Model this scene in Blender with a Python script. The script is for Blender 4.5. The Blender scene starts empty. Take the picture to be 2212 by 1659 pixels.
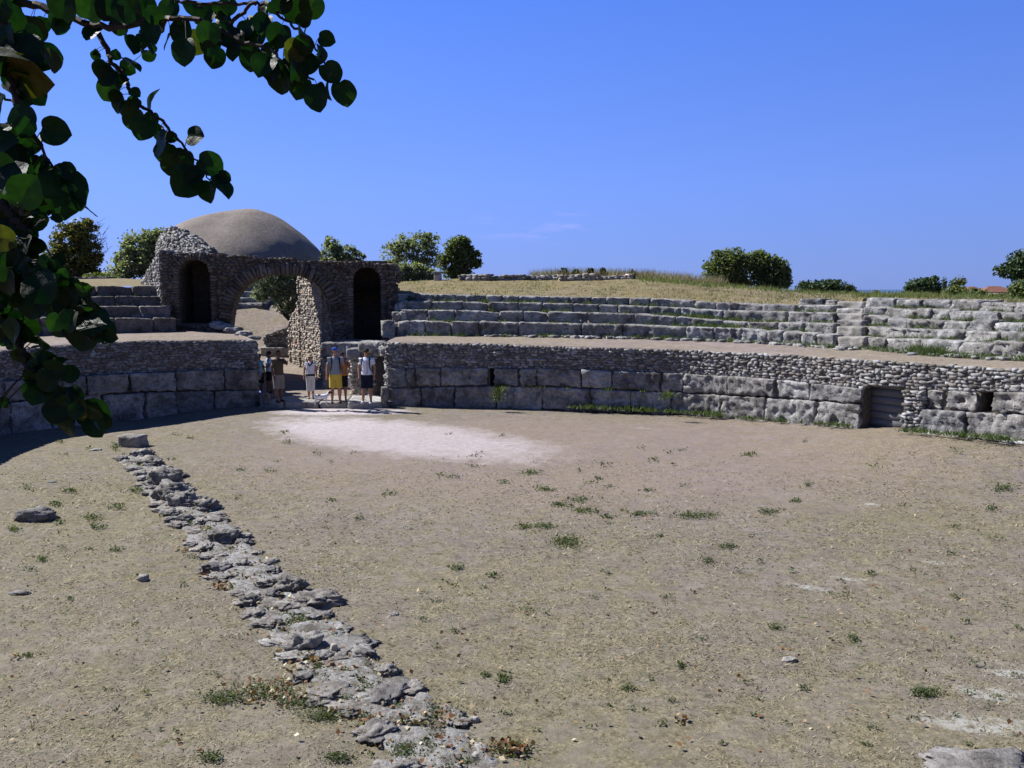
import bpy, math, random
import numpy as np
from mathutils import Vector, noise
rng = np.random.default_rng(7); random.seed(7)
S = bpy.context.scene
COL = S.collection
R = math.radians

# ---------------------------------------------------------------- camera, sky, sun, exposure
FP = 1841.0; CX, CY, HORIZ = 1106.0, 829.5, 625.0      # photo measured on a 2212 x 1659 sheet
EYE = 3.95
PITCH = math.atan((CY-HORIZ)/FP)
cam = bpy.data.cameras.new("camera"); camo = bpy.data.objects.new("camera", cam); COL.objects.link(camo)
cam.sensor_width = 36; cam.lens = 36*FP/2212; cam.clip_end = 20000; cam.clip_start = 0.05
camo.location = (0, 0, EYE); camo.rotation_euler = (R(90)-PITCH, 0, 0)
S.camera = camo
AZ, EL = R(24), R(45)
TOSUN = Vector((-math.cos(AZ)*math.cos(EL), math.sin(AZ)*math.cos(EL), math.sin(EL)))
world = bpy.data.worlds.new("World"); S.world = world; world.use_nodes = True
wn = world.node_tree; wn.nodes.clear()
wo = wn.nodes.new('ShaderNodeOutputWorld'); bg = wn.nodes.new('ShaderNodeBackground')
sky = wn.nodes.new('ShaderNodeTexSky'); sky.sky_type = 'NISHITA'; sky.sun_disc = False
sky.sun_elevation = EL; sky.sun_rotation = math.atan2(TOSUN.x, TOSUN.y)
sky.air_density = 1.0; sky.dust_density = 0.3; sky.ozone_density = 3.0; sky.altitude = 0
SKYK = 0.66
tint = wn.nodes.new('ShaderNodeMix'); tint.data_type = 'RGBA'; tint.blend_type = 'MULTIPLY'
tint.inputs['Factor'].default_value = 1; tint.inputs[7].default_value = (0.85, 0.90, 1.25, 1)
# faint wisps of cirrus low in the sky
wtc = wn.nodes.new('ShaderNodeTexCoord'); wmap = wn.nodes.new('ShaderNodeMapping')
wmap.inputs['Scale'].default_value = (16, 16, 90)
wns = wn.nodes.new('ShaderNodeTexNoise'); wns.inputs['Scale'].default_value = 1.0; wns.inputs['Detail'].default_value = 5
wsep = wn.nodes.new('ShaderNodeSeparateXYZ')
wr1 = wn.nodes.new('ShaderNodeMapRange'); wr1.inputs[1].default_value = 0.50; wr1.inputs[2].default_value = 0.68; wr1.inputs[4].default_value = 0.40
def wmath(op, a, b=None):
    n = wn.nodes.new('ShaderNodeMath'); n.operation = op
    for i, v in enumerate((a, b)):
        if v is None: continue
        if isinstance(v, (int, float)): n.inputs[i].default_value = v
        else: wn.links.new(v, n.inputs[i])
    return n.outputs[0]
L = wn.links.new
L(wtc.outputs['Generated'], wmap.inputs[0]); L(wmap.outputs[0], wns.inputs[0]); L(wns.outputs[0], wr1.inputs[0])
L(wtc.outputs['Generated'], wsep.inputs[0])
az_ = wmath('MULTIPLY', wmath('SUBTRACT', wsep.outputs[0], 0.03), 11.0)
el_ = wmath('MULTIPLY', wmath('SUBTRACT', wsep.outputs[2], 0.073), 40.0)
rr = wmath('SUBTRACT', 1.0, wmath('ADD', wmath('MULTIPLY', az_, az_), wmath('MULTIPLY', el_, el_)))
rr = wmath('MAXIMUM', rr, 0.0)
cf = wmath('MULTIPLY', rr, wr1.outputs[0])
cmix = wn.nodes.new('ShaderNodeMix'); cmix.data_type = 'RGBA'
# deep saturated blue of the phone picture, paler and slightly violet towards the horizon
wgr = wn.nodes.new('ShaderNodeValToRGB'); e_ = wgr.color_ramp.elements
e_[0].position = 0.0; e_[0].color = (0.185*SKYK, 0.298*SKYK, 0.72*SKYK, 1); e_[1].position = 1.0; e_[1].color = (0.02*SKYK, 0.07*SKYK, 0.27*SKYK, 1)
q_ = e_.new(0.74); q_.color = (0.035*SKYK, 0.12*SKYK, 0.45*SKYK, 1); q_ = e_.new(0.22); q_.color = (0.165*SKYK, 0.312*SKYK, 0.90*SKYK, 1); q_ = e_.new(0.5); q_.color = (0.085*SKYK, 0.225*SKYK, 0.84*SKYK, 1)
wbk = wn.nodes.new('ShaderNodeMapRange'); wbk.interpolation_type = 'SMOOTHSTEP'; L(wsep.outputs[1], wbk.inputs[0])
for i_, v_ in enumerate((-0.4, 0.6, 0.55, 1.0)): wbk.inputs[i_+1].default_value = v_      # the clear sky is darkest away from the sun
wx = wmath('MULTIPLY', wmath('ADD', 1.0, wmath('MULTIPLY', wsep.outputs[0], -0.30)), wbk.outputs[0]); wsc = wn.nodes.new('ShaderNodeMix'); wsc.data_type = 'RGBA'; wsc.blend_type = 'MULTIPLY'; wsc.inputs[0].default_value = 1
wsk = wn.nodes.new('ShaderNodeMix'); wsk.data_type = 'RGBA'; wsk.inputs[0].default_value = 0.92
wst = wmath('MULTIPLY', wmath('POWER', wmath('MAXIMUM', wsep.outputs[2], 0.0), 0.8), 1.25)
L(wst, wgr.inputs[0]); L(wgr.outputs[0], wsc.inputs[6]); L(wx, wsc.inputs[7])
wk = wn.nodes.new('ShaderNodeMix'); wk.data_type = 'RGBA'; wk.blend_type = 'MULTIPLY'; wk.inputs[0].default_value = 1; wk.inputs[7].default_value = (1/0.11, 1/0.11, 1/0.11, 1)
L(wsc.outputs[2], wk.inputs[6]); L(sky.outputs[0], tint.inputs[6]); L(tint.outputs[2], wsk.inputs[6]); L(wk.outputs[2], wsk.inputs[7]); L(wsk.outputs[2], cmix.inputs[6]); cmix.inputs[7].default_value = (2.6, 2.8, 6.2, 1)
L(cf, cmix.inputs[0]); L(cmix.outputs[2], bg.inputs[0]); L(bg.outputs[0], wo.inputs[0])
bg.inputs[1].default_value = 0.11
sun = bpy.data.lights.new("sun", 'SUN'); suno = bpy.data.objects.new("sun", sun); COL.objects.link(suno)
sun.energy = 5.0; sun.angle = R(0.53); sun.color = (1.0, 0.975, 0.95)
suno.rotation_euler = TOSUN.to_track_quat('Z', 'Y').to_euler()
suno.location = (-20, 10, 30)
S.view_settings.view_transform = 'Standard'; S.view_settings.look = 'None'
S.view_settings.exposure = 0.75; S.view_settings.gamma = 1.0
S.render.engine = 'CYCLES'
S.cycles.max_bounces = 6; S.cycles.transparent_max_bounces = 6

# ---------------------------------------------------------------- helpers
cp, sp_ = math.cos(PITCH), math.sin(PITCH)
def ray(x, y):
    u = (x-CX)/FP; v = (CY-y)/FP
    return np.array([u, cp+v*sp_, -sp_+v*cp])
def P(x, y, d):                       # point at world depth Y = d
    r = ray(x, y); return np.array([0, 0, EYE]) + r*(d/r[1])
def G(x, y, z=0.0):                   # point where the sight line meets height z
    r = ray(x, y); return np.array([0, 0, EYE]) + r*((z-EYE)/r[2])
def proj(p):
    x, y, z = p[0], p[1], p[2]-EYE
    dep = y*cp - z*sp_; up = y*sp_ + z*cp
    return CX+FP*x/dep, CY-FP*up/dep
def N3(p, s=1.0, o=0.0):
    return noise.noise(Vector((p[0]*s+o, p[1]*s-o, p[2]*s+2*o)))

def tag(o, label=None, cat=None, group=None, kind=None):
    if label: o['label'] = label
    if cat: o['category'] = cat
    if group: o['group'] = group
    if kind: o['kind'] = kind
    return o
def empty(name, loc, rz=0, **k):
    o = bpy.data.objects.new(name, None); COL.objects.link(o); o.empty_display_size = 0.2
    o.location = loc; o.rotation_euler = (0, 0, rz); return tag(o, **k)
def mesh(name, v, f, mat, parent=None, smooth=False, world=True, mats=None, mi=None, **k):
    """v: (n,3) world coords; becomes local to the parent empty when parented"""
    v = np.asarray(v, dtype=np.float32).reshape(-1, 3)
    if parent is not None and world:
        loc = np.zeros(3); q = parent; 
        while q is not None: loc = loc + np.array(q.location); q = q.parent
        v = v - loc
    elif parent is None and world and k.get('kind') is None:
        lo = v.min(0); hi = v.max(0); org = np.array([(lo[0]+hi[0])/2, (lo[1]+hi[1])/2, lo[2]]); v = v-org
    me = bpy.data.meshes.new(name)
    f = f if isinstance(f, np.ndarray) else list(f)
    if isinstance(f, np.ndarray) and f.ndim == 2:
        n, kk = f.shape
        me.vertices.add(len(v)); me.vertices.foreach_set('co', v.ravel())
        me.loops.add(n*kk); me.loops.foreach_set('vertex_index', f.ravel().astype(np.int32))
        me.polygons.add(n); me.polygons.foreach_set('loop_start', np.arange(0, n*kk, kk, dtype=np.int32))
        me.polygons.foreach_set('loop_total', np.full(n, kk, dtype=np.int32))
        me.update(calc_edges=True); me.validate()
    else:
        me.from_pydata(v.tolist(), [], [list(map(int, q)) for q in f]); me.update()
    for m in (mats or [mat]): me.materials.append(m)
    if mi is not None: me.polygons.foreach_set('material_index', np.asarray(mi, dtype=np.int32))
    if smooth: me.polygons.foreach_set('use_smooth', np.ones(len(me.polygons), dtype=bool))
    o = bpy.data.objects.new(name, me); COL.objects.link(o)
    if parent is not None: o.parent = parent
    elif world and k.get('kind') is None: o.location = org
    return tag(o, **k)

# ---------------------------------------------------------------- materials
class NT:
    def __init__(s, name):
        s.m = bpy.data.materials.new(name); s.m.use_nodes = True; s.t = s.m.node_tree
        s.b = s.t.nodes['Principled BSDF']; s.out = s.t.nodes['Material Output']
        s.b.inputs['Roughness'].default_value = 0.95
        s.b.inputs['Specular IOR Level'].default_value = 0.15
        s.pos = s.n('ShaderNodeNewGeometry')
    def n(s, t): return s.t.nodes.new(t)
    def l(s, a, b): s.t.links.new(a, b)
    def noise(s, scale, detail=4, rough=0.6, src=None, sx=(1, 1, 1), dist=0.0):
        mp = s.n('ShaderNodeMapping'); mp.inputs['Scale'].default_value = sx
        s.l(src or s.pos.outputs['Position'], mp.inputs[0])
        x = s.n('ShaderNodeTexNoise'); x.inputs['Scale'].default_value = scale; x.inputs['Detail'].default_value = detail
        x.inputs['Roughness'].default_value = rough; x.inputs['Distortion'].default_value = dist
        s.l(mp.outputs[0], x.inputs['Vector']); return x.outputs[0]
    def voro(s, scale, feature='F1', sx=(1, 1, 1), out='Distance', rnd=1.0):
        mp = s.n('ShaderNodeMapping'); mp.inputs['Scale'].default_value = sx
        s.l(s.pos.outputs['Position'], mp.inputs[0])
        x = s.n('ShaderNodeTexVoronoi'); x.feature = feature; x.inputs['Scale'].default_value = scale
        x.inputs['Randomness'].default_value = rnd
        s.l(mp.outputs[0], x.inputs['Vector']); return x.outputs[out]
    def rng(s, v, a, b, c=0.0, d=1.0):
        x = s.n('ShaderNodeMapRange'); s.l(v, x.inputs[0])
        for i, q in enumerate((a, b, c, d)): x.inputs[i+1].default_value = q
        return x.outputs[0]
    def ramp(s, v, stops):
        x = s.n('ShaderNodeValToRGB'); e = x.color_ramp.elements
        while len(e) < len(stops): e.new(0.5)
        for q, (p, c) in zip(e, stops): q.position = p; q.color = (*c, 1)
        s.l(v, x.inputs[0]); return x.outputs[0]
    def mix(s, f, a, b, mode='MIX'):
        x = s.n('ShaderNodeMix'); x.data_type = 'RGBA'; x.blend_type = mode
        for i, q in ((0, f), (6, a), (7, b)):
            if isinstance(q, (int, float)): x.inputs[i].default_value = q
            elif isinstance(q, tuple): x.inputs[i].default_value = (*q, 1)
            else: s.l(q, x.inputs[i])
        return x.outputs[2]
    def math(s, op, a, b=None, clamp=False):
        x = s.n('ShaderNodeMath'); x.operation = op; x.use_clamp = clamp
        for i, q in enumerate((a, b)):
            if q is None: continue
            if isinstance(q, (int, float)): x.inputs[i].default_value = q
            else: s.l(q, x.inputs[i])
        return x.outputs[0]
    def color(s, c):
        if isinstance(c, tuple): s.b.inputs['Base Color'].default_value = (*c, 1)
        else: s.l(c, s.b.inputs['Base Color'])
    def bump(s, hs, dist=0.02, strength=1.0):
        h = hs[0] if isinstance(hs, (list, tuple)) else hs
        x = s.n('ShaderNodeBump'); x.inputs['Distance'].default_value = dist; x.inputs['Strength'].default_value = strength
        s.l(h, x.inputs['Height']); s.l(x.outputs[0], s.b.inputs['Normal'])

def stone_mat(name, c0, c1, c2, pit=0.5, scale=1.0):
    t = NT(name)
    a = t.noise(1.7*scale, 6, 0.65); b = t.noise(9*scale, 6, 0.7); c = t.noise(30*scale, 4, 0.7)
    col = t.ramp(a, [(0.36, c2), (0.48, c0), (0.62, c1)])
    col = t.mix(t.rng(b, 0.35, 0.62, 0.0, 0.55), t.mix(1.0, col, (0.62, 0.60, 0.58), 'MULTIPLY'), col)
    lich = t.rng(t.noise(5*scale, 6, 0.8, sx=(1, 1, 2.3)), 0.51, 0.60, 0, 0.85)
    col = t.mix(lich, col, c2)
    pits = t.rng(t.voro(7*scale), 0.10, 0.26, 1.0, 0.0)
    pm = t.math('MULTIPLY', pits, t.rng(t.noise(2.3*scale, 3), 0.45, 0.62, 0, pit), True)
    col = t.mix(pm, col, (0.045, 0.04, 0.04))
    p2 = t.math('MULTIPLY', t.rng(t.noise(16*scale, 4, 0.8), 0.60, 0.68, 0.0, 1.0), t.rng(t.noise(3.1*scale, 3), 0.42, 0.6, 0.2, 0.9), True)
    col = t.mix(p2, col, (0.06, 0.055, 0.055))
    col = t.mix(t.rng(c, 0.52, 0.72, 0.0, 0.35), col, c1)
    h = t.math('ADD', t.math('MULTIPLY', b, 0.9), t.math('MULTIPLY', c, 0.4))
    h = t.math('SUBTRACT', h, t.math('MULTIPLY', pm, 0.8)); h = t.math('SUBTRACT', h, t.math('MULTIPLY', p2, 0.5))
    oi = t.n('ShaderNodeObjectInfo'); col = t.mix(1.0, col, t.ramp(oi.outputs['Random'], [(0, (0.74, 0.74, 0.76)), (0.35, (1.0, 0.97, 0.93)), (0.6, (0.88, 0.85, 0.81)), (1, (1.18, 1.18, 1.18))]), 'MULTIPLY')
    t.color(col)
    t.bump(h, 0.05/scale, 1.0)
    return t.m
M = {}
M['block'] = stone_mat('travertine_block', (0.34, 0.343, 0.340), (0.50, 0.505, 0.505), (0.125, 0.122, 0.118))
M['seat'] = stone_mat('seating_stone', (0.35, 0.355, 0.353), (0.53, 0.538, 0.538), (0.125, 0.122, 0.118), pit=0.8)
M['seat_shade_painted'] = stone_mat('seat_stone_painted_shade', (0.19, 0.18, 0.17), (0.29, 0.28, 0.265), (0.09, 0.085, 0.08), pit=0.8)  # seat stone with the shade of the left rows painted into its colour
M['pale'] = stone_mat('pale_stone', (0.44, 0.435, 0.415), (0.58, 0.575, 0.56), (0.22, 0.215, 0.20), pit=0.25)
M['rock'] = stone_mat('weathered_rock', (0.32, 0.31, 0.29), (0.47, 0.46, 0.44), (0.15, 0.145, 0.135), pit=0.5, scale=2.2)
def rubble_mat(name, stops, mul=1.0):
    t = NT(name)
    r = t.pos.outputs['Random Per Island']
    col = t.ramp(r, stops)
    b = t.noise(14, 5, 0.7)
    col = t.mix(t.rng(b, 0.3, 0.65, 0.0, 1.0), t.mix(1.0, col, (0.55, 0.54, 0.54), 'MULTIPLY'), col)
    big = t.noise(0.9, 4, 0.6)
    col = t.mix(t.rng(big, 0.4, 0.65, 0, 0.5), col, (0.16, 0.145, 0.13))
    t.color(col); t.bump(t.math('ADD', b, t.math('MULTIPLY', t.noise(45, 3), 0.3)), 0.014, 1.0)
    return t.m
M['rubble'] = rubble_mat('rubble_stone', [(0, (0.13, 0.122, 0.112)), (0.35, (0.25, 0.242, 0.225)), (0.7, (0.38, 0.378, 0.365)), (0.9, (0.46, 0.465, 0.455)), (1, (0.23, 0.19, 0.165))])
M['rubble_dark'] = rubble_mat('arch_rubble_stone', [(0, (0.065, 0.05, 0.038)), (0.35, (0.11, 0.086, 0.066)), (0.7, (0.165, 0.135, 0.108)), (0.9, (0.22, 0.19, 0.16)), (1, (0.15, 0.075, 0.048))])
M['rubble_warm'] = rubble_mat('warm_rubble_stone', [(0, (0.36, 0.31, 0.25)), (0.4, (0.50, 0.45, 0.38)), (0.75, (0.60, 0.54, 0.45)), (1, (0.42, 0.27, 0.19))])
t = NT('mortar'); c = t.noise(8, 6, 0.7)
t.color(t.ramp(c, [(0.3, (0.075, 0.064, 0.054)), (0.7, (0.17, 0.148, 0.125))])); t.bump(c, 0.06); M['mortar'] = t.m
t = NT('mortar_pale'); c = t.noise(8, 6, 0.7)
t.color(t.ramp(c, [(0.3, (0.20, 0.175, 0.145)), (0.7, (0.34, 0.30, 0.26))])); t.bump(c, 0.06); M['mortar_pale'] = t.m
# dome plaster with fine gravel
t = NT('dome_render'); c = t.noise(5, 8, 0.75); g = t.noise(24, 4, 0.75)
col = t.ramp(t.noise(0.7, 5, 0.6, sx=(1, 1, 2)), [(0.3, (0.235, 0.20, 0.165)), (0.7, (0.33, 0.285, 0.24))])
col = t.mix(t.rng(c, 0.35, 0.65), t.mix(1.0, col, (0.68, 0.67, 0.68), 'MULTIPLY'), col)
col = t.mix(t.rng(g, 0.45, 0.66, 0, 0.6), col, (0.13, 0.118, 0.105))
col = t.mix(t.rng(t.noise(1.6, 7, 0.8, sx=(1, 1, 0.6)), 0.50, 0.60, 0, 0.5), col, (0.17, 0.15, 0.13)); col = t.mix(t.rng(t.noise(11, 3, 0.8), 0.56, 0.66, 0, 0.5), col, (0.42, 0.38, 0.34))
t.color(col); t.bump(t.math('ADD', c, t.math('MULTIPLY', g, 0.4)), 0.045, 1.0); M['dome'] = t.m
# dry ground
def ground_mat(name, green=0.35, white=False, warm=1.0, tone=None):
    t = NT(name)
    big = t.noise(0.16, 5, 0.6); mid = t.noise(0.9, 6, 0.65); fine = t.noise(7, 6, 0.75); st = t.noise(22, 4, 0.75, sx=(1, 1.0, 1), dist=1.2)
    dust = t.ramp(mid, [(0.3, (0.160*warm, 0.139, 0.125)), (0.7, (0.230*warm, 0.203, 0.187))])
    straw = t.ramp(st, [(0.36, (0.09, 0.078, 0.055)), (0.5, (0.19, 0.163, 0.115)), (0.64, (0.31, 0.27, 0.195))])
    pat = t.noise(2.4, 7, 0.78)
    col = t.mix(t.rng(t.math('ADD', t.math('MULTIPLY', big, 0.5), t.math('MULTIPLY', pat, 0.9)), 0.62, 0.78, 0.0, 0.95), dust, straw)
    col = t.mix(1.0, col, t.rng(t.noise(4.5, 7, 0.8), 0.33, 0.67, 0.70, 1.22), 'MULTIPLY')
    col = t.mix(1.0, col, t.rng(t.noise(13, 4, 0.8), 0.33, 0.67, 0.80, 1.15), 'MULTIPLY')
    ol = t.rng(t.noise(0.22, 5, 0.7), 0.40, 0.62, 0.0, 0.8)
    col = t.mix(t.math('MULTIPLY', ol, 0.8), col, t.mix(1.0, col, (0.95, 0.97, 0.80), 'MULTIPLY'))
    gm = t.math('MULTIPLY', t.rng(t.noise(3.2, 5, 0.7), 0.57, 0.66, 0, green), t.rng(t.noise(0.35, 3), 0.42, 0.62, 0.2, 1.0))
    col = t.mix(gm, col, (0.085, 0.105, 0.04))
    spk = t.math('MULTIPLY', t.rng(t.math('ADD', t.voro(4.2), t.math('MULTIPLY', t.noise(9, 3), .25)), 0.22, 0.34, 1, 0), t.rng(t.noise(1.1, 4, .7), 0.46, 0.56, 0, 0.75))
    col = t.mix(spk, col, (0.062, 0.062, 0.034))
    if white:
        sep = t.n('ShaderNodeSeparateXYZ'); t.l(t.pos.outputs['Position'], sep.inputs[0])
        def blob(cx, cy, rx, ry, rot, amp=0.55):
            ca, sa = math.cos(rot), math.sin(rot)
            dx = t.math('SUBTRACT', sep.outputs[0], cx); dy = t.math('SUBTRACT', sep.outputs[1], cy)
            u = t.math('ADD', t.math('MULTIPLY', dx, ca/rx), t.math('MULTIPLY', dy, sa/rx))
            v = t.math('ADD', t.math('MULTIPLY', dx, -sa/ry), t.math('MULTIPLY', dy, ca/ry))
            q = t.math('ADD', t.math('MULTIPLY', u, u), t.math('MULTIPLY', v, v))
            q = t.math('ADD', q, t.math('MULTIPLY', t.math('SUBTRACT', t.noise(1.4, 8, 0.8), 0.5), amp*5))
            return t.rng(q, 0.45, 1.35, 1.0, 0.0)
        wcol = t.ramp(t.noise(6, 6, 0.8), [(0.35, (0.34, 0.315, 0.32)), (0.65, (0.54, 0.505, 0.52))])
        col = t.mix(t.math('MULTIPLY', blob(-3.1, 22.8, 4.9, 2.1, R(-38)), 0.9), col, wcol)
        col = t.mix(t.math('MULTIPLY', blob(-5.6, 27.4, 2.2, 0.8, 0), 0.9), col, wcol)
        col = t.mix(t.math('MULTIPLY', blob(1.5, 20.5, 8.5, 6.0, 0, 0.4), 0.34), col, (0.26, 0.20, 0.18))
        chalk = (0.34, 0.34, 0.33)
        for (px, py, rx, ry) in ((2150, 985, 0.75, 0.22), (2190, 1003, 0.5, 0.12), (2195, 1505, 0.50, 0.17), (2175, 1575, 0.62, 0.20), (2035, 1560, 0.40, 0.13),
                                 (1740, 1265, 0.35, 0.12), (1845, 1250, 0.28, 0.08), (2030, 1216, 0.22, 0.09), (1888, 1092, 0.2, 0.1), (1390, 925, 0.2, 0.1), (760, 1487, 0.35, 0.16), (440, 1105, 0.3, 0.2), (2195, 1455, .3, .1)):
            q = G(px, py)
            col = t.mix(t.math('MULTIPLY', t.math('MULTIPLY', blob(q[0], q[1], rx, ry, R(-20), 0.95), 0.95), t.rng(t.noise(5, 6, 0.8), 0.42, 0.58), True), col, chalk)
    if white:       # a greyer, dustier trodden middle and dead grass towards the near side and the left
        far = t.rng(t.math('ADD', sep.outputs[1], t.math('MULTIPLY', sep.outputs[0], .5)), 6, 20, 1.0, 0.0)
        col = t.mix(t.math('MULTIPLY', far, 0.85), col, t.mix(1.0, col, (0.96, 0.98, 0.86), 'MULTIPLY'))
    col = t.mix(1.0, col, tone or (0.965, 0.945, 0.925), 'MULTIPLY')
    t.color(col)
    h = t.math('ADD', t.math('MULTIPLY', fine, 0.6), t.math('MULTIPLY', st, 0.5)); t.bump(h, 0.018, 1.0)
    return t.m
M['ground'] = ground_mat('dry_arena_ground', 0.55, True)
M['walk'] = ground_mat('walkway_dust', 0.15, False, 1.03, (1.22, 1.17, 1.24))
M['hill'] = ground_mat('dry_grass_hill', 0.95, False, 1.0, (1.06, 0.98, 0.66))
t = NT('rocky_soil'); a = t.noise(5, 7, .8); b = t.noise(16, 6, .8)
col = t.ramp(a, [(.36, (.16, .14, .112)), (.46, (.26, .24, .21)), (.54, (.42, .41, .39))]); col = t.mix(t.rng(b, .36, .62), t.mix(1.0, col, (.5, .5, .47), 'MULTIPLY'), col)
t.color(col); t.bump(t.math('ADD', a, t.math('MULTIPLY', b, .4)), .06, 1.0); M['bed'] = t.m
def plain(name, c, rough=0.9, var=0.25, scale=8):
    t = NT(name); v = t.noise(scale, 4)
    t.color(t.mix(t.rng(v, 0.3, 0.7), tuple(x*(1-var) for x in c), tuple(min(1, x*(1+var*0.6)) for x in c)))
    t.b.inputs['Roughness'].default_value = rough; return t.m
def leaf_mat(name, stops, trans=0.35, tcol=(0.20, 0.32, 0.05), rough=0.6, spec=0.3):
    t = NT(name); col = t.ramp(t.pos.outputs['Random Per Island'], stops)
    t.color(col); t.b.inputs['Roughness'].default_value = rough; t.b.inputs['Specular IOR Level'].default_value = spec
    tr = t.n('ShaderNodeBsdfTranslucent')
    if tcol is None: t.l(t.mix(1.0, col, (1.6, 1.7, 0.7), 'MULTIPLY'), tr.inputs[0])
    else: tr.inputs[0].default_value = (*tcol, 1)
    ms = t.n('ShaderNodeMixShader'); ms.inputs[0].default_value = trans
    t.l(t.b.outputs[0], ms.inputs[1]); t.l(tr.outputs[0], ms.inputs[2]); t.l(ms.outputs[0], t.out.inputs[0])
    return t.m
M['olive'] = leaf_mat('olive_foliage', [(0, (0.09, 0.115, 0.08)), (0.6, (0.18, 0.21, 0.145)), (1, (0.30, 0.33, 0.235))], 0.42, None)
M['oak'] = leaf_mat('oak_foliage', [(0, (0.05, 0.075, 0.032)), (0.6, (0.11, 0.14, 0.06)), (1, (0.19, 0.22, 0.10))], 0.42, None)
M['autumn'] = leaf_mat('yellowing_foliage', [(0, (0.05, 0.07, 0.02)), (0.6, (0.09, 0.11, 0.04)), (0.85, (0.17, 0.15, 0.05)), (1, (0.28, 0.20, 0.07))], 0.3, None)
M['pine'] = leaf_mat('pine_foliage', [(0, (0.025, 0.05, 0.02)), (0.7, (0.05, 0.085, 0.032)), (1, (0.09, 0.13, 0.045))], 0.12, None)
M['bush'] = leaf_mat('bush_foliage', [(0, (0.06, 0.09, 0.03)), (0.5, (0.11, 0.14, 0.045)), (1, (0.19, 0.20, 0.08))], 0.3, None)
M['weed'] = leaf_mat('weed_leaf', [(0, (0.045, 0.06, 0.028)), (0.5, (0.075, 0.10, 0.042)), (1, (0.13, 0.155, 0.07))], 0.3, None)
M['wallweed'] = leaf_mat('wall_weed_leaf', [(0, (0.04, 0.065, 0.022)), (0.5, (0.07, 0.105, 0.038)), (1, (0.125, 0.155, 0.06))], 0.3, None)
M['straw'] = leaf_mat('straw', [(0, (0.04, 0.040, 0.02)), (0.3, (0.11, 0.095, 0.055)), (0.55, (0.25, 0.215, 0.14)), (1, (0.44, 0.385, 0.265))], 0.2, None)
M['dead'] = leaf_mat('dead_leaf', [(0, (0.10, 0.045, 0.02)), (0.4, (0.20, 0.09, 0.035)), (0.7, (0.34, 0.25, 0.13)), (1, (0.55, 0.50, 0.36))], 0.15, None)
def redbud():
    t = NT('round_leaf'); tc = t.n('ShaderNodeUVMap'); sep = t.n('ShaderNodeSeparateXYZ'); t.l(tc.outputs[0], sep.inputs[0])
    r = t.pos.outputs['Random Per Island']
    col = t.ramp(r, [(0, (0.006, 0.016, 0.004)), (0.5, (0.010, 0.026, 0.005)), (0.97, (0.018, 0.036, 0.007)), (0.985, (0.10, 0.065, 0.012)), (1, (0.13, 0.05, 0.012))])
    v = t.noise(35, 5, 0.7); col = t.mix(t.rng(v, 0.4, 0.65), t.mix(1.0, col, (0.6, 0.6, 0.6), 'MULTIPLY'), col)
    t.color(col); t.b.inputs['Roughness'].default_value = 0.5; t.b.inputs['Specular IOR Level'].default_value = 0.2
    tr = t.n('ShaderNodeBsdfTranslucent'); t.l(t.mix(1.0, col, (1.0, 2.0, 0.6), 'MULTIPLY'), tr.inputs[0])
    ms = t.n('ShaderNodeMixShader'); ms.inputs[0].default_value = 0.35
    t.l(t.b.outputs[0], ms.inputs[1]); t.l(tr.outputs[0], ms.inputs[2]); t.l(ms.outputs[0], t.out.inputs[0])
    t.bump(v, 0.004, 0.8); return t.m
M['redbud'] = redbud()
t = NT('bark'); c = t.noise(12, 6, 0.7, sx=(1, 1, 0.3)); t.color(t.ramp(c, [(0.3, (0.035, 0.028, 0.022)), (0.7, (0.12, 0.10, 0.08))])); t.bump(c, 0.03); M['bark'] = t.m
M['twig'] = plain('dark_twig_bark', (0.035, 0.025, 0.02), 0.8, 0.4, 60)
t = NT('weathered_planks'); c = t.noise(3, 8, 0.75, sx=(1, 1, 14)); d = t.noise(12, 5, 0.7, sx=(1, 1, 20))
t.color(t.mix(t.rng(d, 0.4, 0.6), t.ramp(c, [(0.3, (0.10, 0.105, 0.112)), (0.7, (0.24, 0.25, 0.26))]), (0.12, 0.124, 0.13))); t.bump(d, 0.01); M['plank'] = t.m
M['roof'] = plain('terracotta_roof', (0.20, 0.095, 0.07), 0.9, 0.3, 3)
M['plaster'] = plain('house_plaster', (0.42, 0.40, 0.36), 0.9, 0.15, 2)
M['shutter'] = plain('window_dark', (0.05, 0.05, 0.055), 0.5, 0.2, 2)

# ---------------------------------------------------------------- geometry tools
def box_template(k, p=4.0):
    """unit rounded box (superellipsoid) of k x k quads a side"""
    vs = {}; V = []; F = []
    def vid(a):
        key = tuple(a)
        if key not in vs: vs[key] = len(V); V.append(a)
        return vs[key]
    for ax in range(3):
        for sgn in (0, k):
            for i in range(k):
                for j in range(k):
                    q = []
                    for di, dj in ((0, 0), (1, 0), (1, 1), (0, 1)):
                        a = [0, 0, 0]; a[ax] = sgn; a[(ax+1) % 3] = i+di; a[(ax+2) % 3] = j+dj; q.append(vid(a))
                    F.append(q if sgn else q[::-1])
    V = np.array(V, float)/k*2-1
    n = (np.abs(V)**p).sum(1)**(1/p)
    V = V/n[:, None]
    return V, np.array(F)
TB2 = box_template(2, 7); TB3 = box_template(3, 3.6); TB4 = box_template(4, 3.0)
def scatter_stones(pos, size, rot3, jit=0.16, tmpl=TB2):
    """pos (n,3), size (n,3) half sizes, rot3 (n,3,3) columns = local axes"""
    V, F = tmpl; n = len(pos); m = len(V)
    v = V[None]*(1+rng.normal(0, jit, (n, m, 1))) + rng.normal(0, jit*0.5, (n, m, 3))
    v = v*size[:, None, :]
    v = np.einsum('nij,nmj->nmi', rot3, v) + pos[:, None, :]
    f = F[None] + (np.arange(n)*m)[:, None, None]
    return v.reshape(-1, 3), f.reshape(-1, 4)
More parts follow.
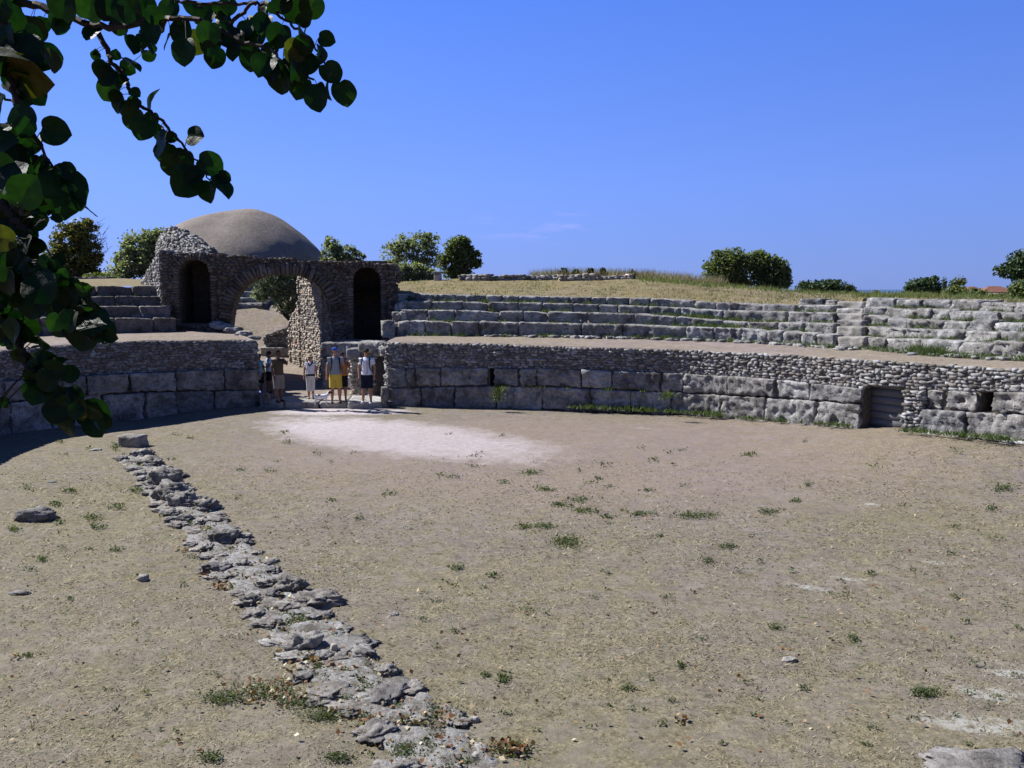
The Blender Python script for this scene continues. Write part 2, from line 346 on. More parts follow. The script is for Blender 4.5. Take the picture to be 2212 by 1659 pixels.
def frames(tan, nor, wob=0.12):
    """local axes: x along tan, y along nor (into wall), z up, with wobble"""
    n = len(tan); t_ = tan + rng.normal(0, wob, (n, 3)); t_ /= np.linalg.norm(t_, axis=1)[:, None]
    y = nor - (nor*t_).sum(1)[:, None]*t_; y /= np.linalg.norm(y, axis=1)[:, None]
    z = np.cross(t_, y)
    return np.stack([t_, y, z], axis=2)
def tube(pts, rad, seg=8):
    pts = np.asarray(pts, float); n = len(pts); V = []; F = []
    for i in range(n):
        a = pts[min(i+1, n-1)]-pts[max(i-1, 0)]; a = a/(np.linalg.norm(a)+1e-9)
        r0 = np.array([0, 0, 1.0]) if abs(a[2]) < 0.9 else np.array([1.0, 0, 0])
        u = np.cross(a, r0); u /= np.linalg.norm(u); w = np.cross(a, u)
        for k in range(seg):
            th = 2*math.pi*k/seg; V.append(pts[i]+rad[i]*(math.cos(th)*u+math.sin(th)*w))
    for i in range(n-1):
        for k in range(seg):
            k2 = (k+1) % seg; F.append((i*seg+k, i*seg+k2, (i+1)*seg+k2, (i+1)*seg+k))
    F.append(tuple(range(seg))[::-1]); F.append(tuple((n-1)*seg+k for k in range(seg)))
    return V, F
class MB:
    def __init__(s): s.v = []; s.f = []
    def add(s, V, F):
        o = len(s.v); s.v.extend([tuple(p) for p in V]); s.f.extend([tuple(int(i)+o for i in q) for q in F]); return s
def smooth_curve(pts, n=400):
    pts = np.array(pts, float); t = np.r_[0, np.cumsum(np.linalg.norm(np.diff(pts, axis=0), axis=1))]
    k = len(pts); m = np.gradient(pts, t, axis=0)
    tt = np.linspace(0, t[-1], n); out = []
    for q in tt:
        i = min(max(np.searchsorted(t, q)-1, 0), k-2); h = t[i+1]-t[i]; s = (q-t[i])/h
        out.append((2*s**3-3*s**2+1)*pts[i]+(s**3-2*s**2+s)*h*m[i]+(-2*s**3+3*s**2)*pts[i+1]+(s**3-s**2)*h*m[i+1])
    return np.array(out)
class Curve:
    def __init__(s, pts):
        s.cache = {}
        s.p = smooth_curve(pts); s.t = np.r_[0, np.cumsum(np.linalg.norm(np.diff(s.p, axis=0), axis=1))]; s.L = s.t[-1]
        g = np.gradient(s.p, s.t, axis=0); g /= np.linalg.norm(g, axis=1)[:, None]; s.g = g
        s.px = CX+FP*s.p[:, 0]/(s.p[:, 1]*cp+2.4*sp_)
    def at(s, q, off=0.0):
        q = np.asarray(q, float)
        x = np.interp(q, s.t, s.p[:, 0]); y = np.interp(q, s.t, s.p[:, 1])
        gx = np.interp(q, s.t, s.g[:, 0]); gy = np.interp(q, s.t, s.g[:, 1]); l = np.hypot(gx, gy); gx /= l; gy /= l
        return x-gy*off, y+gx*off, gx, gy
    def s_of(s, px, off=0.0):
        if off == 0.0: return float(np.interp(px, s.px, s.t))
        if off not in s.cache:
            x = s.p[:, 0]-s.g[:, 1]*off; y = s.p[:, 1]+s.g[:, 0]*off
            s.cache[off] = np.maximum.accumulate(CX+FP*x/(y*cp+1.0*sp_))
        return float(np.interp(px, s.cache[off], s.t))
    def z_of(s, px, py, off=0.0):
        x, y, _, _ = s.at(s.s_of(px), off); return P(px, py, float(y))[2]
def curved_block(cur, s0, s1, z0, z1, o0, o1, cell=.06, rough=.03, edge=.035, seed=0, zf=None, slump=0.0):
    """a worn stone block following a curve. z0,z1 may be pairs (left,right)"""
    z0 = z0 if isinstance(z0, tuple) else (z0, z0); z1 = z1 if isinstance(z1, tuple) else (z1, z1)
    dims = np.array([s1-s0, o1-o0, max(z1[0]-z0[0], z1[1]-z0[1])])
    nn = np.maximum(2, np.round(dims/cell).astype(int)); nn = np.minimum(nn, (34, 9, 16))
    ids = {}; V = []; F = []
    def vid(a):
        if a not in ids: ids[a] = len(V); V.append(a)
        return ids[a]
    for ax in range(3):
        b, c = (ax+1) % 3, (ax+2) % 3
        for sg in (0, nn[ax]):
            for i in range(nn[b]):
                for j in range(nn[c]):
                    q = []
                    for di, dj in ((0, 0), (1, 0), (1, 1), (0, 1)):
                        a = [0, 0, 0]; a[ax] = int(sg); a[b] = i+di; a[c] = j+dj; q.append(vid(tuple(a)))
                    F.append(q if sg else q[::-1])
    U = np.array(V, float)/nn          # 0..1
    c = U-0.5; half = dims/2; q = c*dims
    # round the edges
    e = edge*(0.7+0.6*random.random()); inner = np.maximum(half-e, 0.01)
    cl = np.clip(q, -inner, inner); dlt = q-cl; ln = np.linalg.norm(dlt, axis=1)
    k = np.where(ln > 1e-6, np.minimum(1, e/np.maximum(ln, 1e-6)), 1); q = cl+dlt*k[:, None]
    nrm = dlt/np.maximum(ln, 1e-6)[:, None]; 
    out = []
    ox, oy, oz = seed*3.1, seed*1.7, seed*0.9
    tilt = random.uniform(-1, 1)*0.02
    for qi, ni, ui in zip(q, nrm, U):
        p = Vector((qi[0]*1.6+ox, qi[1]*1.6+oy, qi[2]*1.6+oz))
        n1 = noise.noise(p); n2 = noise.noise(p*3.3); n3 = noise.noise(p*8)
        n4 = noise.noise(p*5.1+Vector((3, 1, 7)))
        dd = rough*(1.3*n1+1.5*n2+1.3*n3-1.4*abs(n4)+.3)
        pit = max(0, noise.noise(p*2.6+Vector((9, 9, 9)))-0.20)*rough*5
        kk = 0.4 if ni[2] > 0.6 else 1.0
        qi = qi + ni*(dd-pit)*kk
        sl = slump*max(0, ui[0]-0.55)*ui[2]*2
        out.append((qi[0], qi[1], qi[2]-sl+tilt*qi[0]))
    q = np.array(out)
    s = (s0+s1)/2+q[:, 0]; off = (o0+o1)/2+q[:, 1]; fr = np.clip((s-s0)/(s1-s0), 0, 1)
    zc = ((z0[0]+z1[0])*(1-fr)+(z0[1]+z1[1])*fr)/2
    hs = ((z1[0]-z0[0])*(1-fr)+(z1[1]-z0[1])*fr)/dims[2]
    x, y, _, _ = cur.at(s, off); z = zc+q[:, 2]*hs
    return np.stack([x, y, z], 1), np.array(F)
def rock(c, size, seed=0, k=7, rough=0.22, rot=0, flat=True):
    V, F = box_template(k, 2.6); out = []
    ca, sa = math.cos(rot), math.sin(rot)
    for p in V:
        q = Vector((p[0]*1.2+seed*7.3, p[1]*1.2-seed*3.1, p[2]*1.2+seed))
        d = 1+rough*(1.3*noise.noise(q)+0.9*noise.noise(q*2.7)+0.7*noise.noise(q*6)-.5*abs(noise.noise(q*4)))
        d *= 1-0.25*max(0, noise.noise(q*1.9+Vector((4, 4, 4)))-0.1)
        x, y, z = p*np.array(size)*d
        if flat and z < -size[2]*0.6: z = -size[2]*0.6
        out.append((c[0]+x*ca-y*sa, c[1]+x*sa+y*ca, c[2]+z+ (size[2]*0.6 if flat else 0)))
    return np.array(out), F
def blk(c, size, seed=0, rot=0.0, rough=.03, edge=.06):
    """worn squared block, c = middle of its underside"""
    a = np.array([-math.cos(rot), -math.sin(rot)])*size[0]/2; c = np.array(c, float)
    cv = Curve([tuple(c[:2]+a), tuple(c[:2]), tuple(c[:2]-a)])
    return curved_block(cv, 0, cv.L, c[2], c[2]+size[2], -size[1]/2, size[1]/2, cell=.07, rough=rough, edge=edge, seed=seed)
def strip(rows):
    """rows: list of (n,3) arrays -> grid mesh"""
    A = np.stack(rows); m, n, _ = A.shape
    i, j = np.meshgrid(np.arange(m-1), np.arange(n-1), indexing='ij'); a = (i*n+j).ravel()
    return A.reshape(-1, 3), np.stack([a, a+1, a+n+1, a+n], 1)
#PART2
# ---------------------------------------------------------------- curves of the arena
PR = Curve([(-4.35, 29.0), (-1.3, 28.6), (1.68, 27.8), (5.9, 26.3), (7.7, 24.5), (9.36, 22.2), (11.5, 19.2), (13.3, 15.8), (14.4, 12), (14.9, 7)])
PL = Curve([(-13.2, 15.5), (-13.7, 19.5), (-14.15, 22.0), (-14.18, 23.6), (-13.5, 24.9), (-11.9, 26.5), (-10.7, 28.0), (-8.75, 29.1)])  # unseen near end pulled inward to widen the wall's cast shadow
FR = Curve([(-4.9, 32.7), (-4.3, 32.5), (1.6, 31.7), (4.93, 30.9), (7.9, 29.4), (9.35, 28.1), (10.8, 26.3), (11.75, 23.8), (12.7, 21.2), (14.4, 17), (15.6, 12)])
FL = Curve([(-23, 26.5), (-19.1, 28.4), (-16.7, 29.9), (-14.5, 31.1), (-12.7, 32.0), (-10.9, 32.8)])
def tab(*rows):
    a = np.array(rows, float); return lambda px: [float(np.interp(px, a[:, 0], a[:, k])) for k in range(1, a.shape[1])]
rowsR = tab((836, 882, 838, 794, 741), (1058, 876, 833, 794, 743), (1217, 878, 837, 796, 749), (1480, 890, 848, 806, 756), (1680, 908, 859, 818, 765),
            (1871, 921, 873, 839, 778), (2009, 932, 883, 842, 786), (2212, 950, 895, 847, 798), (2400, 966, 906, 853, 808))
rowsL = tab((-200, 955, 885, 835, 775), (0, 934, 870, 822, 760), (100, 926, 860, 815, 749.5), (275, 913, 848, 806, 738), (440, 894, 844.5, 799, 736), (565, 885, 842, 796, 735))
tierR = tab((860, 724, 693, 669, 650, 634), (1200, 727, 698, 674, 655, 641), (1400, 731, 703, 679, 662, 644), (1600, 738, 710, 696, 673, 655), (1719, 745, 717, 697, 674, 659), (1795, 751, 723, 699, 676, 660), (1860, 754, 727, 702, 678, 661))
tierX = tab((1860, 752, 729, 702, 680, 662, 643), (2000, 765, 734, 712, 691, 668, 646), (2212, 777, 740, 720, 697, 679, 655), (2400, 786, 746, 728, 705, 688, 665))
tierL = tab((-300, 735, 693, 667, 647, 624), (73, 725, 685, 662, 641, 618), (250, 720, 687, 661.5, 640.5, 617.4), (390, 716, 687, 661.5, 639.5, 617.4))

# ---------------------------------------------------------------- the ground
def sig(x): return 1/(1+np.exp(-x))
def gz(x, y):
    x = np.asarray(x, float); y = np.asarray(y, float)
    return 0.57*sig((x-9.0)/1.1)*sig((y-16.5)/0.9) - 0.12*np.exp(-(((x+12)**2+(y-25)**2)/8))
xs = np.concatenate([np.linspace(-60, -19, 12), np.linspace(-18, 19, 190), np.linspace(20, 60, 12)])
ys = np.concatenate([np.linspace(-40, 4, 16), np.linspace(4.5, 30, 150)])
X, Y = np.meshgrid(xs, ys); Z = gz(X, Y)
Z += np.array([[0.035*noise.noise(Vector((a*.35, b*.35, 0)))+0.014*noise.noise(Vector((a*1.3, b*1.3, 5))) for a in xs] for b in ys])
bank = np.clip((4.6-Y)/2.6, 0, 1); bank = bank*bank*(3-2*bank); Z = np.where(Y < 5, Z+2.3*bank, Z)
hidden = (Y < 2); 
V = np.stack([X, Y, Z], 2); ny, nx, _ = V.shape
i, j = np.meshgrid(np.arange(ny-1), np.arange(nx-1), indexing='ij'); a = (i*nx+j).ravel()
mesh('ground', V.reshape(-1, 3), np.stack([a, a+1, a+nx+1, a+nx], 1), M['ground'], smooth=True, kind='structure')

def ray_sheet(name, pxs, dfun, zfun, nd, mat, kind='structure', amp=0.03, **k):
    """a terrain sheet: columns run away from the arena; dfun(px)->list of depths, zfun(px,k,d)->height"""
    rows = []
    cols = [dfun(p) for p in pxs]
    for q in range(nd):
        r = []
        for p, ds in zip(pxs, cols):
            d = ds[q]; z = zfun(p, q, d); x = (p-CX)/FP*(d*cp-(z-EYE)*sp_)
            z += amp*noise.noise(Vector((x*.6, d*.6, 1)))+amp*.5*noise.noise(Vector((x*2.1, d*2.1, 3)))
            r.append((x, d, z))
        rows.append(np.array(r))
    v, f = strip(rows); return mesh(name, v, f, mat, smooth=True, kind=kind, **k)
def yz(py, d): return EYE-(py-HORIZ)*d/FP          # height seen at row py at depth d (small angle)
# walkway strips
def walkway(name, pod, foot, prow, frow, pxs, p_map, f_map):
    rows = []
    for w in np.linspace(0, 1, 9):
        r = []
        for p in pxs:
            a = p_map(p); b = f_map(p)
            xa, ya, _, _ = pod.at(pod.s_of(a), 0.0); za = P(a, prow(a)[3], float(ya))[2]
            xb, yb, _, _ = foot.at(foot.s_of(b), 0.15); zb = P(b, frow(b)[0], float(yb))[2]
            x = xa*(1-w)+xb*w; y = ya*(1-w)+yb*w; z = za*(1-w)+zb*w
            z += 0.03*noise.noise(Vector((x*1.5, y*1.5, 2)))*(1 if 0 < w < 1 else 0.6)
            r.append((x, y, z))
        rows.append(np.array(r))
    # tuck the front edge down over the masonry
    fr = rows[0].copy(); fr[:, 2] -= 0.05; rows[0][:, 2] += 0.0
    v, f = strip([fr]+rows); mesh(name, v, f, M['walk'], smooth=True, kind='structure')
pr = np.linspace(790, 2420, 150); pl = np.linspace(-260, 565, 80)
walkway('walkway', PR, FR, rowsR, lambda p: tierR(p) if p < 1860 else tierX(p), pr, lambda p: max(p, 836-(836-p)*0.9), lambda p: max(860, p))
walkway('walkway', PL, FL, rowsL, tierL, pl, lambda p: p, lambda p: p if p < 350 else 350+(p-350)*0.77)
# hill behind the right seating
crest = tab((600, 606), (860, 609), (960, 603), (1400, 604), (1491, 610), (1540, 616), (1640, 623), (1712, 630), (1860, 637), (2000, 639), (2212, 650), (2500, 660))
def hd(p):
    oo = 2.85 if p < 1860 else 3.5; s = FR.s_of(max(p, 800), oo); y = float(FR.at(s, oo)[1])
    run = np.interp(p, [860, 1600, 2212], [9, 6, 3.5])
    return [y]+[y+run*k for k in (.08, .2, .4, .6, .8, 1.0, 1.25, 1.6, 2.2)]+[y+40, y+90]
def hz(p, q, d):
    ds = hd(p); y0 = (tierR(p)[4] if p < 1860 else tierX(p)[5])+1.5; yc = crest(p)[0]
    if q <= 6:
        w = (ds[q]-ds[0])/(ds[6]-ds[0]); w = w**0.75
        return yz(y0*(1-w)+yc*w, d)
    zc = yz(yc, ds[6]); return zc-[0, .06, .22, .55, 1.2, 1.5][q-6]
ray_sheet('hill', np.linspace(762, 2500, 220), hd, hz, 12, M['hill'], amp=0.05)
def ld(p):
    s = FL.s_of(min(p, 380), 2.9); y = float(FL.at(s, 2.9)[1]); return [y, y+.6, y+1.5, y+3, y+5, y+8, y+14, y+25, y+45]
def lz(p, q, d):
    yy = [618, 616, 614, 611, 607, 604, 603, 604, 607][q]
    return yz(yy, d)
ray_sheet('hill', np.linspace(-400, 352, 90), ld, lz, 9, M['hill'], amp=0.05)
# floor of the gateway and the ground rising behind it
prof = ([27.9, 30, 34, 38, 40, 42, 44, 46, 50, 60, 75, 95], [.16, .20, .35, .75, 1.4, 2.3, 3.1, 3.5, 3.6, 3.85, 3.4, 2.9])
dd = np.concatenate([np.linspace(28.25, 50, 50), np.linspace(52, 95, 14)])
ray_sheet('path', np.linspace(430, 848, 70), lambda p: list(dd if p > 566 else np.where(dd < 31, 31+(dd-28.25)*.05, dd)), lambda p, q, d: float(np.interp(d, *prof)), len(dd), M['walk'], amp=0.05)
# far plain and the sea
xs = np.linspace(-1500, 1500, 40); ys = np.array([70, 90, 120, 160, 220, 300, 380.0])
mesh('plain', np.array([(x, y, 2.45-0.0006*(y-70)+0.3*noise.noise(Vector((x*.02, y*.02, 0)))) for y in ys for x in xs]),
     strip([np.zeros((40, 3))]*7)[1], M['hill'], smooth=True, kind='structure')
t = NT('sea_water'); t.color((0.05, 0.09, 0.14)); t.b.inputs['Roughness'].default_value = 0.35; t.b.inputs['Specular IOR Level'].default_value = 0.5; M['sea'] = t.m
mesh('sea', [(-9000, 360, 0), (9000, 360, 0), (9000, 9000, 0), (-9000, 9000, 0)], [(0, 1, 2, 3)], M['sea'], kind='structure')

# ---------------------------------------------------------------- podium walls
def rubble_band(cur, s0, s1, zlo, zhi, off=0.0, h=0.083, wmin=.08, wmax=.26, dep=.075, jit=.15):
    """rows of small stones along a curve; zlo/zhi functions of s"""
    pos, size, tan, nor = [], [], [], []
    zmin = min(zlo(s0), zlo(s1), zlo((s0+s1)/2)); rows = 60
    for r in range(rows):
        s = s0+random.uniform(0, .12); 
        while s < s1:
            w = random.uniform(wmin, wmax); c = s+w/2
            if c > s1: break
            a, b = zlo(c), zhi(c); n = max(1, round((b-a)/h)); 
            if r < n:
                hh = (b-a)/n
                x, y, gx, gy = cur.at(c, off+random.uniform(-.012, .012))
                pos.append((x, y, a+hh*(r+.5)+random.uniform(-.015, .015)))
                size.append((w*.52, dep*random.uniform(.8, 1.3), hh*random.uniform(.42, .60)))
                tan.append((gx, gy, random.uniform(-.1, .1))); nor.append((-gy, gx, 0))
            s += w*random.uniform(.95, 1.12)
    pos, size, tan, nor = map(np.array, (pos, size, tan, nor))
    return scatter_stones(pos, size, frames(tan, nor, .08), jit)
def joinvf(parts):
    V, F, o = [], [], 0
    for v, f in parts: V.append(np.asarray(v)); F.append(np.asarray(f)+o); o += len(v)
    return np.concatenate(V), np.concatenate(F)
def backing(cur, s0, s1, zlo, zhi, o0=-.05, o1=1.1, n=24):
    ss = np.linspace(s0, s1, n); prof = []
    for kind in range(4):
        r = []
        for s in ss:
            o = o0 if kind in (0, 1) else o1; z = zlo(s) if kind in (0, 3) else zhi(s)-.06
            x, y, _, _ = cur.at(s, o); r.append((float(x), float(y), z))
        prof.append(np.array(r))
    v, f = strip(prof); V = list(map(tuple, v)); F = [tuple(q) for q in f]
    for e in (0, n-1): F.append(tuple(e+n*k for k in range(4)))
    return V, F
def podium(cur, rows, pxa, pxb, upper, lower, label, prot, holes=(), door=None, mat='block'):
    x, y, _, _ = cur.at(cur.s_of((pxa+pxb)/2)); root = empty('podium_wall', (float(x), float(y), 0), label=label, cat='stone wall')
    sp = cur.s_of; s0, s1 = sp(pxa), sp(pxb)
    pxof = lambda s: float(np.interp(s, cur.t, cur.px))
    def zr(k, off=0.0): return lambda s: cur.z_of(pxof(s), rows(pxof(s))[k], off)
    top, led = zr(3), zr(2, -prot)
    segs = [(s0, s1)]
    if door:
        d0, d1 = sp(door[0]), sp(door[1]); segs = [(s0, d0), (d1, s1)]
    mb = MB(); cuts = []
    for a, b in segs:
        for h0, h1 in holes:
            u0, u1 = sp(h0), sp(h1)
            if a < u0 < b:
                mb.add(*backing(cur, a, u0, lambda s: -.5, top)); a = u1
                mb.add(*backing(cur, u0-.001, u1+.001, lambda s: zr(2, -prot)(s)-.03, top, n=4)); mb.add(*backing(cur, u0-.001, u1+.001, lambda s: -.5, lambda s: zr(1, -prot)(s)+.05, n=4))
                mb.add(*backing(cur, u0-.3, u1+.3, lambda s: -.5, lambda s: zr(2, -prot)(s)+.1, o0=.8, n=4))
        mb.add(*backing(cur, a, b, lambda s: -.5, top))
    if door: mb.add(*backing(cur, d0-.001, d1+.001, lambda s: cur.z_of(pxof(s), door[2], -prot)+.06, top, n=6))
    mesh('masonry_core', mb.v, mb.f, M['mortar'], root)
    parts = []
    zl = lambda s: led(s)-.02
    if door:
        parts.append(rubble_band(cur, s0, d0, zl, top)); 
        zd = lambda s: cur.z_of(pxof(s), door[2], -prot)
        parts.append(rubble_band(cur, d0-.1, d1+.1, zd, top, off=-.02))
        parts.append(rubble_band(cur, d1, s1, zl, top))
        # rubble jamb right of the door, and rough footing beneath the blocks
        parts.append(rubble_band(cur, d1, sp(2004), lambda s: -.05, zl, off=-.09, dep=.13))
        parts.append(rubble_band(cur, sp(1990), s1, lambda s: -.1, lambda s: zr(0, -prot)(s)+.02, off=-.12, dep=.16, h=.13, wmin=.2, wmax=.5))
    else: parts.append(rubble_band(cur, s0, s1, zl, top))
    # small stones on the free end
    v, f = joinvf(parts); mesh('rubble_masonry', v, f, M['rubble'], root)
    sd = 0
    for k, joints in ((0, lower), (1, upper)):
        for jx0, jx1 in joints:
            sd += 1; a, b = sp(jx0)+.018, sp(jx1)-.018
            z0, z1 = zr(k, -prot), zr(k+1, -prot)
            za = (z0(a)+(.018 if k else -.12), z0(b)+(.018 if k else -.12)); zb = (z1(a)-.018, z1(b)-.018)
            pv = prot+random.uniform(-.04, .04)+(0.03 if k == 0 else 0)
            v, f = curved_block(cur, a, b, za, zb, -pv, .12, cell=.055, rough=.036, edge=.035, seed=sd+int(abs(pxa)))
            mesh('stone_block', v, f, M[mat], root, smooth=True)
    return root, zr
def pairs(l): return list(zip(l[:-1], l[1:]))
upR = pairs([836, 879, 899, 953, 1058])+[(1069, 1122)]+pairs([1125, 1162, 1258, 1325, 1430, 1480, 1579, 1681])+pairs([1684, 1757, 1871])+[(2009, 2045), (2049, 2120)]+pairs([2152, 2290, 2400])
loR = pairs([836, 911, 984, 1076, 1174, 1278, 1366, 1453, 1566, 1664, 1775, 1871])+pairs([2000, 2099, 2240, 2400])
rootR, zrR = podium(PR, rowsR, 836, 2400, upR, loR, 'long sunlit curved arena wall of big blocks under rubble, right of the gateway', .17, holes=((1059, 1070), (2122, 2151)), door=(1871, 1957, 836))
upL = pairs([-260, -120, -10, 62, 179, 272, 371, 482, 565])
loL = pairs([-260, -90, 0, 96, 214, 300, 367, 456, 566])
rootL, zrL = podium(PL, rowsL, -260, 565, upL, loL, 'dark shaded curved arena wall of big blocks under rubble, left of the gateway', .26)
# plank door set back in the right wall
s0, s1 = PR.s_of(1871)-.02, PR.s_of(1957)+.02
pxs_ = lambda s: float(np.interp(s, PR.t, PR.px))
mb = MB(); nb = 6; zb = PR.z_of(1914, 922, .0)-.05; zt = PR.z_of(1914, 836, .0)+.12
xa, ya, gx, gy = map(float, PR.at((s0+s1)/2, .28)); droot = empty('plank_door', (xa, ya, zb), math.atan2(gy, gx), label='grey wooden plank door recessed low in the right arena wall', cat='door')
W = (s1-s0); Hh = zt-zb
for i in range(nb):
    a, b = zb+Hh*i/nb+.004, zb+Hh*(i+1)/nb-.004; V, F = box_template(2, 30)
    V = V*np.array([W/2-.02, .022+.004*(i % 2), (b-a)/2])+np.array([0, 0, (a+b)/2-zb])
    mesh('plank', V, F, M['plank'], droot, world=False)
for sx in (-1, 1):
    V, F = box_template(2, 30); V = V*np.array([.035, .03, Hh/2])+np.array([sx*(W/2-.16), .05, Hh/2]); mesh('batten', V, F, M['plank'], droot, world=False)
V, F = box_template(2, 30); mesh('recess_back', V*np.array([W/2+.3, .05, Hh/2+.2])+np.array([0, .25, Hh/2]), F, M['mortar'], droot, world=False)

# ---------------------------------------------------------------- tiers of stone seats
def seating(cur, rows, joints_by_tier, label, offs, nrow, smax=None, mat='seat', rough=.03, miss=0.0, group=None, deep=.95, seedb=0, vary=0.0):
    pm = joints_by_tier[0][len(joints_by_tier[0])//2]; x, y, _, _ = cur.at(cur.s_of(pm))
    root = empty('stone_seating', (float(x), float(y), 2.1), label=label, cat='stone seating')
    pxof = lambda s: float(np.interp(s, cur.t, cur.px)); k = 0
    for ti, joints in enumerate(joints_by_tier):
        o = offs[ti]
        sx = [cur.s_of(j, o) for j in joints]
        for a, b in zip(sx[:-1], sx[1:]):
            k += 1
            if random.random() < miss: continue
            def zz(s, row):
                x, y, _, _ = cur.at(s, o); X = float(x); q = pxof(s)
                px = CX+FP*X/(float(y)*cp+1.0*sp_); return P(px, rows(px)[row], float(y))[2]
            dz = random.uniform(-vary, vary)
            a_, b_ = a+.018, b-.018
            v, f = curved_block(cur, a_, b_, (zz(a, ti)-.10, zz(b, ti)-.10), (zz(a, ti+1)+dz, zz(b, ti+1)+dz), o+random.uniform(-.03, .03)-vary, o+deep, cell=.065, rough=rough*random.uniform(.7, 1.4), edge=.03, seed=k+seedb, slump=(.08 if random.random() < .15+vary*3 else 0))
            mesh('seat_block', v, f, M[mat], root, smooth=True)
    return root
def joints(a, b, lo, hi):
    o = [a]
    while o[-1] < b-lo*.7: o.append(o[-1]+random.uniform(lo, hi)*1.0)
    o[-1] = b; return o
J = [[866, 918, 975, 1035, 1120, 1255, 1345, 1480, 1540, 1600, 1655, 1688, 1728, 1760, 1800],
     [866, 922, 983, 1078, 1130, 1183, 1270, 1372, 1458, 1560, 1612, 1680, 1737, 1803],
     [866, 930, 1000, 1055, 1120, 1170, 1237, 1292, 1335, 1400, 1470, 1560, 1700, 1752, 1803],
     [866, 936, 983, 1050, 1085, 1122, 1188, 1230, 1277, 1310, 1358, 1402, 1500, 1545, 1580, 1645, 1720, 1803]]
seating(FR, tierR, J, 'four long sunlit rows of grey stone seats right of the gateway', [0, .75, 1.5, 2.25], 4, rough=.032)
seating(FR, tierX, [joints(1872, 2400, 40, 90), joints(1880, 2400, 45, 85), joints(1862, 2400, 40, 80), joints(1864, 2400, 35, 75), joints(1868, 2400, 55, 90)],
        'tumbled pale rows of ruined stone seats at the right edge beyond the steps', [0, .7, 1.4, 2.1, 2.8], 5, rough=.045, miss=.0, seedb=300, vary=.035)
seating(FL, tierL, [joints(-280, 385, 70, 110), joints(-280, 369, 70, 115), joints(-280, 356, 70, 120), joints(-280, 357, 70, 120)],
        'four shaded rows of stone seats left of the gateway, shade painted into the stone', [0, .75, 1.5, 2.25], 4, mat='seat_shade_painted', rough=.028, seedb=600)
ck = empty('seating_end_wall', (-4.6, 33, 2.1), label='rough sunlit rubble cheek closing the left end of the right seats beside the gateway', cat='stone wall')
for n_, (px, yt, yb, d) in enumerate(((858, 697, 726, 32.4), (862, 670, 700, 33.2), (866, 652, 675, 33.9), (869, 636, 655, 34.6))):
    a_ = P(px-7, yb, d); b_ = P(px+10, yb, d); zt_ = P(px, yt, d)[2]
    for m in range(3):
        v, f = blk((a_[0]*(1-m*.4)+b_[0]*m*.4, d+.3+random.uniform(-.08, .08), a_[2]-.12), (.26, .75, (zt_-a_[2])*random.uniform(.75, 1.12)+.12), 820+n_*3+m, random.uniform(-.3, .3), .04, .08); mesh('stone', v, f, M['pale'], ck, smooth=True)
v, f = blk(P(838, 722, 32.2)-np.array([0, 0, .1]), (.5, .6, .62), 840, .2, .05, .12); mesh('stone', v, f, M['seat'], ck, smooth=True)
# upper course above the seats near the stair
root = empty('stone_block_row', (9.6, 31, 3.3), label='two broken stone blocks lying above the top seat row, left of the steps', cat='stone blocks')
for n_, (a, b, ya, yb) in enumerate(((1722, 1776, 645, 661), (1777, 1800, 648, 660))):
    sa, sb = FR.s_of(a, 3.1), FR.s_of(b, 3.1)
    v, f = curved_block(FR, sa, sb, tuple(P(q, yb+2, float(FR.at(s, 3.1)[1]))[2] for q, s in ((a, sa), (b, sb))), tuple(P(q, ya, float(FR.at(s, 3.1)[1]))[2] for q, s in ((a, sa), (b, sb))), 3.1, 3.8, rough=.05, seed=901+n_)
    mesh('stone_block', v, f, M['seat'], root, smooth=True)
# flight of pale steps
sr = empty('stone_steps', (10.6, 27.5, 2.1), label='narrow flight of pale stone steps climbing between the right seat rows', cat='steps')
ty = [754, 727, 705, 691, 677, 666, 651]
for n_ in range(6):
    o = n_*.55; sa, sb = FR.s_of(1806, o), FR.s_of(1866, o)
    dA, dB = float(FR.at(sa, o)[1]), float(FR.at(sb, o)[1])
    v, f = curved_block(FR, sa+.02, sb-.03, (P(1810, ty[n_]-0, dA)[2]-.08, P(1860, ty[n_]+1, dB)[2]-.08), (P(1810, ty[n_+1], dA)[2], P(1860, ty[n_+1]+1, dB)[2]), o, o+.9, rough=.02, seed=950+n_)
    mesh('step', v, f, M['pale'], sr, smooth=True)
# earth fill below and behind the seats so nothing shows through
for cur, rows, a, b, nt, mx in ((FR, tierR, 846, 1862, 4, 0), (FR, tierX, 1862, 2420, 5, 0), (FL, tierL, -300, 352, 4, 0)):
    R_ = []; N_ = 60; pxs = np.linspace(a, b, N_)
    for ti in range(nt):
        for e in (0, 1):
            r = []
            for p in pxs:
                o = (.75 if nt == 4 else .7)*ti; s = cur.s_of(p, o+.12)
                x0, y0, _, _ = cur.at(s, o+.12); x, y, _, _ = cur.at(s, o+(.12 if e == 0 else (.80 if nt == 4 else .75)))
                px = CX+FP*float(x0)/(float(y0)*cp+1.0*sp_)
                z = P(px, rows(px)[ti+1], float(y0))[2]-(.30 if 1800 < px < 1868 else .07)+.04*noise.noise(Vector((float(x)*3, float(y)*3, ti)))
                r.append((float(x), float(y), z))
            R_.append(np.array(r))
    low = R_[0].copy(); low[:, 2] -= .9; v, f = strip([low]+R_)
    mesh('seating_bank', v, f, M['walk'], smooth=True, kind='structure')

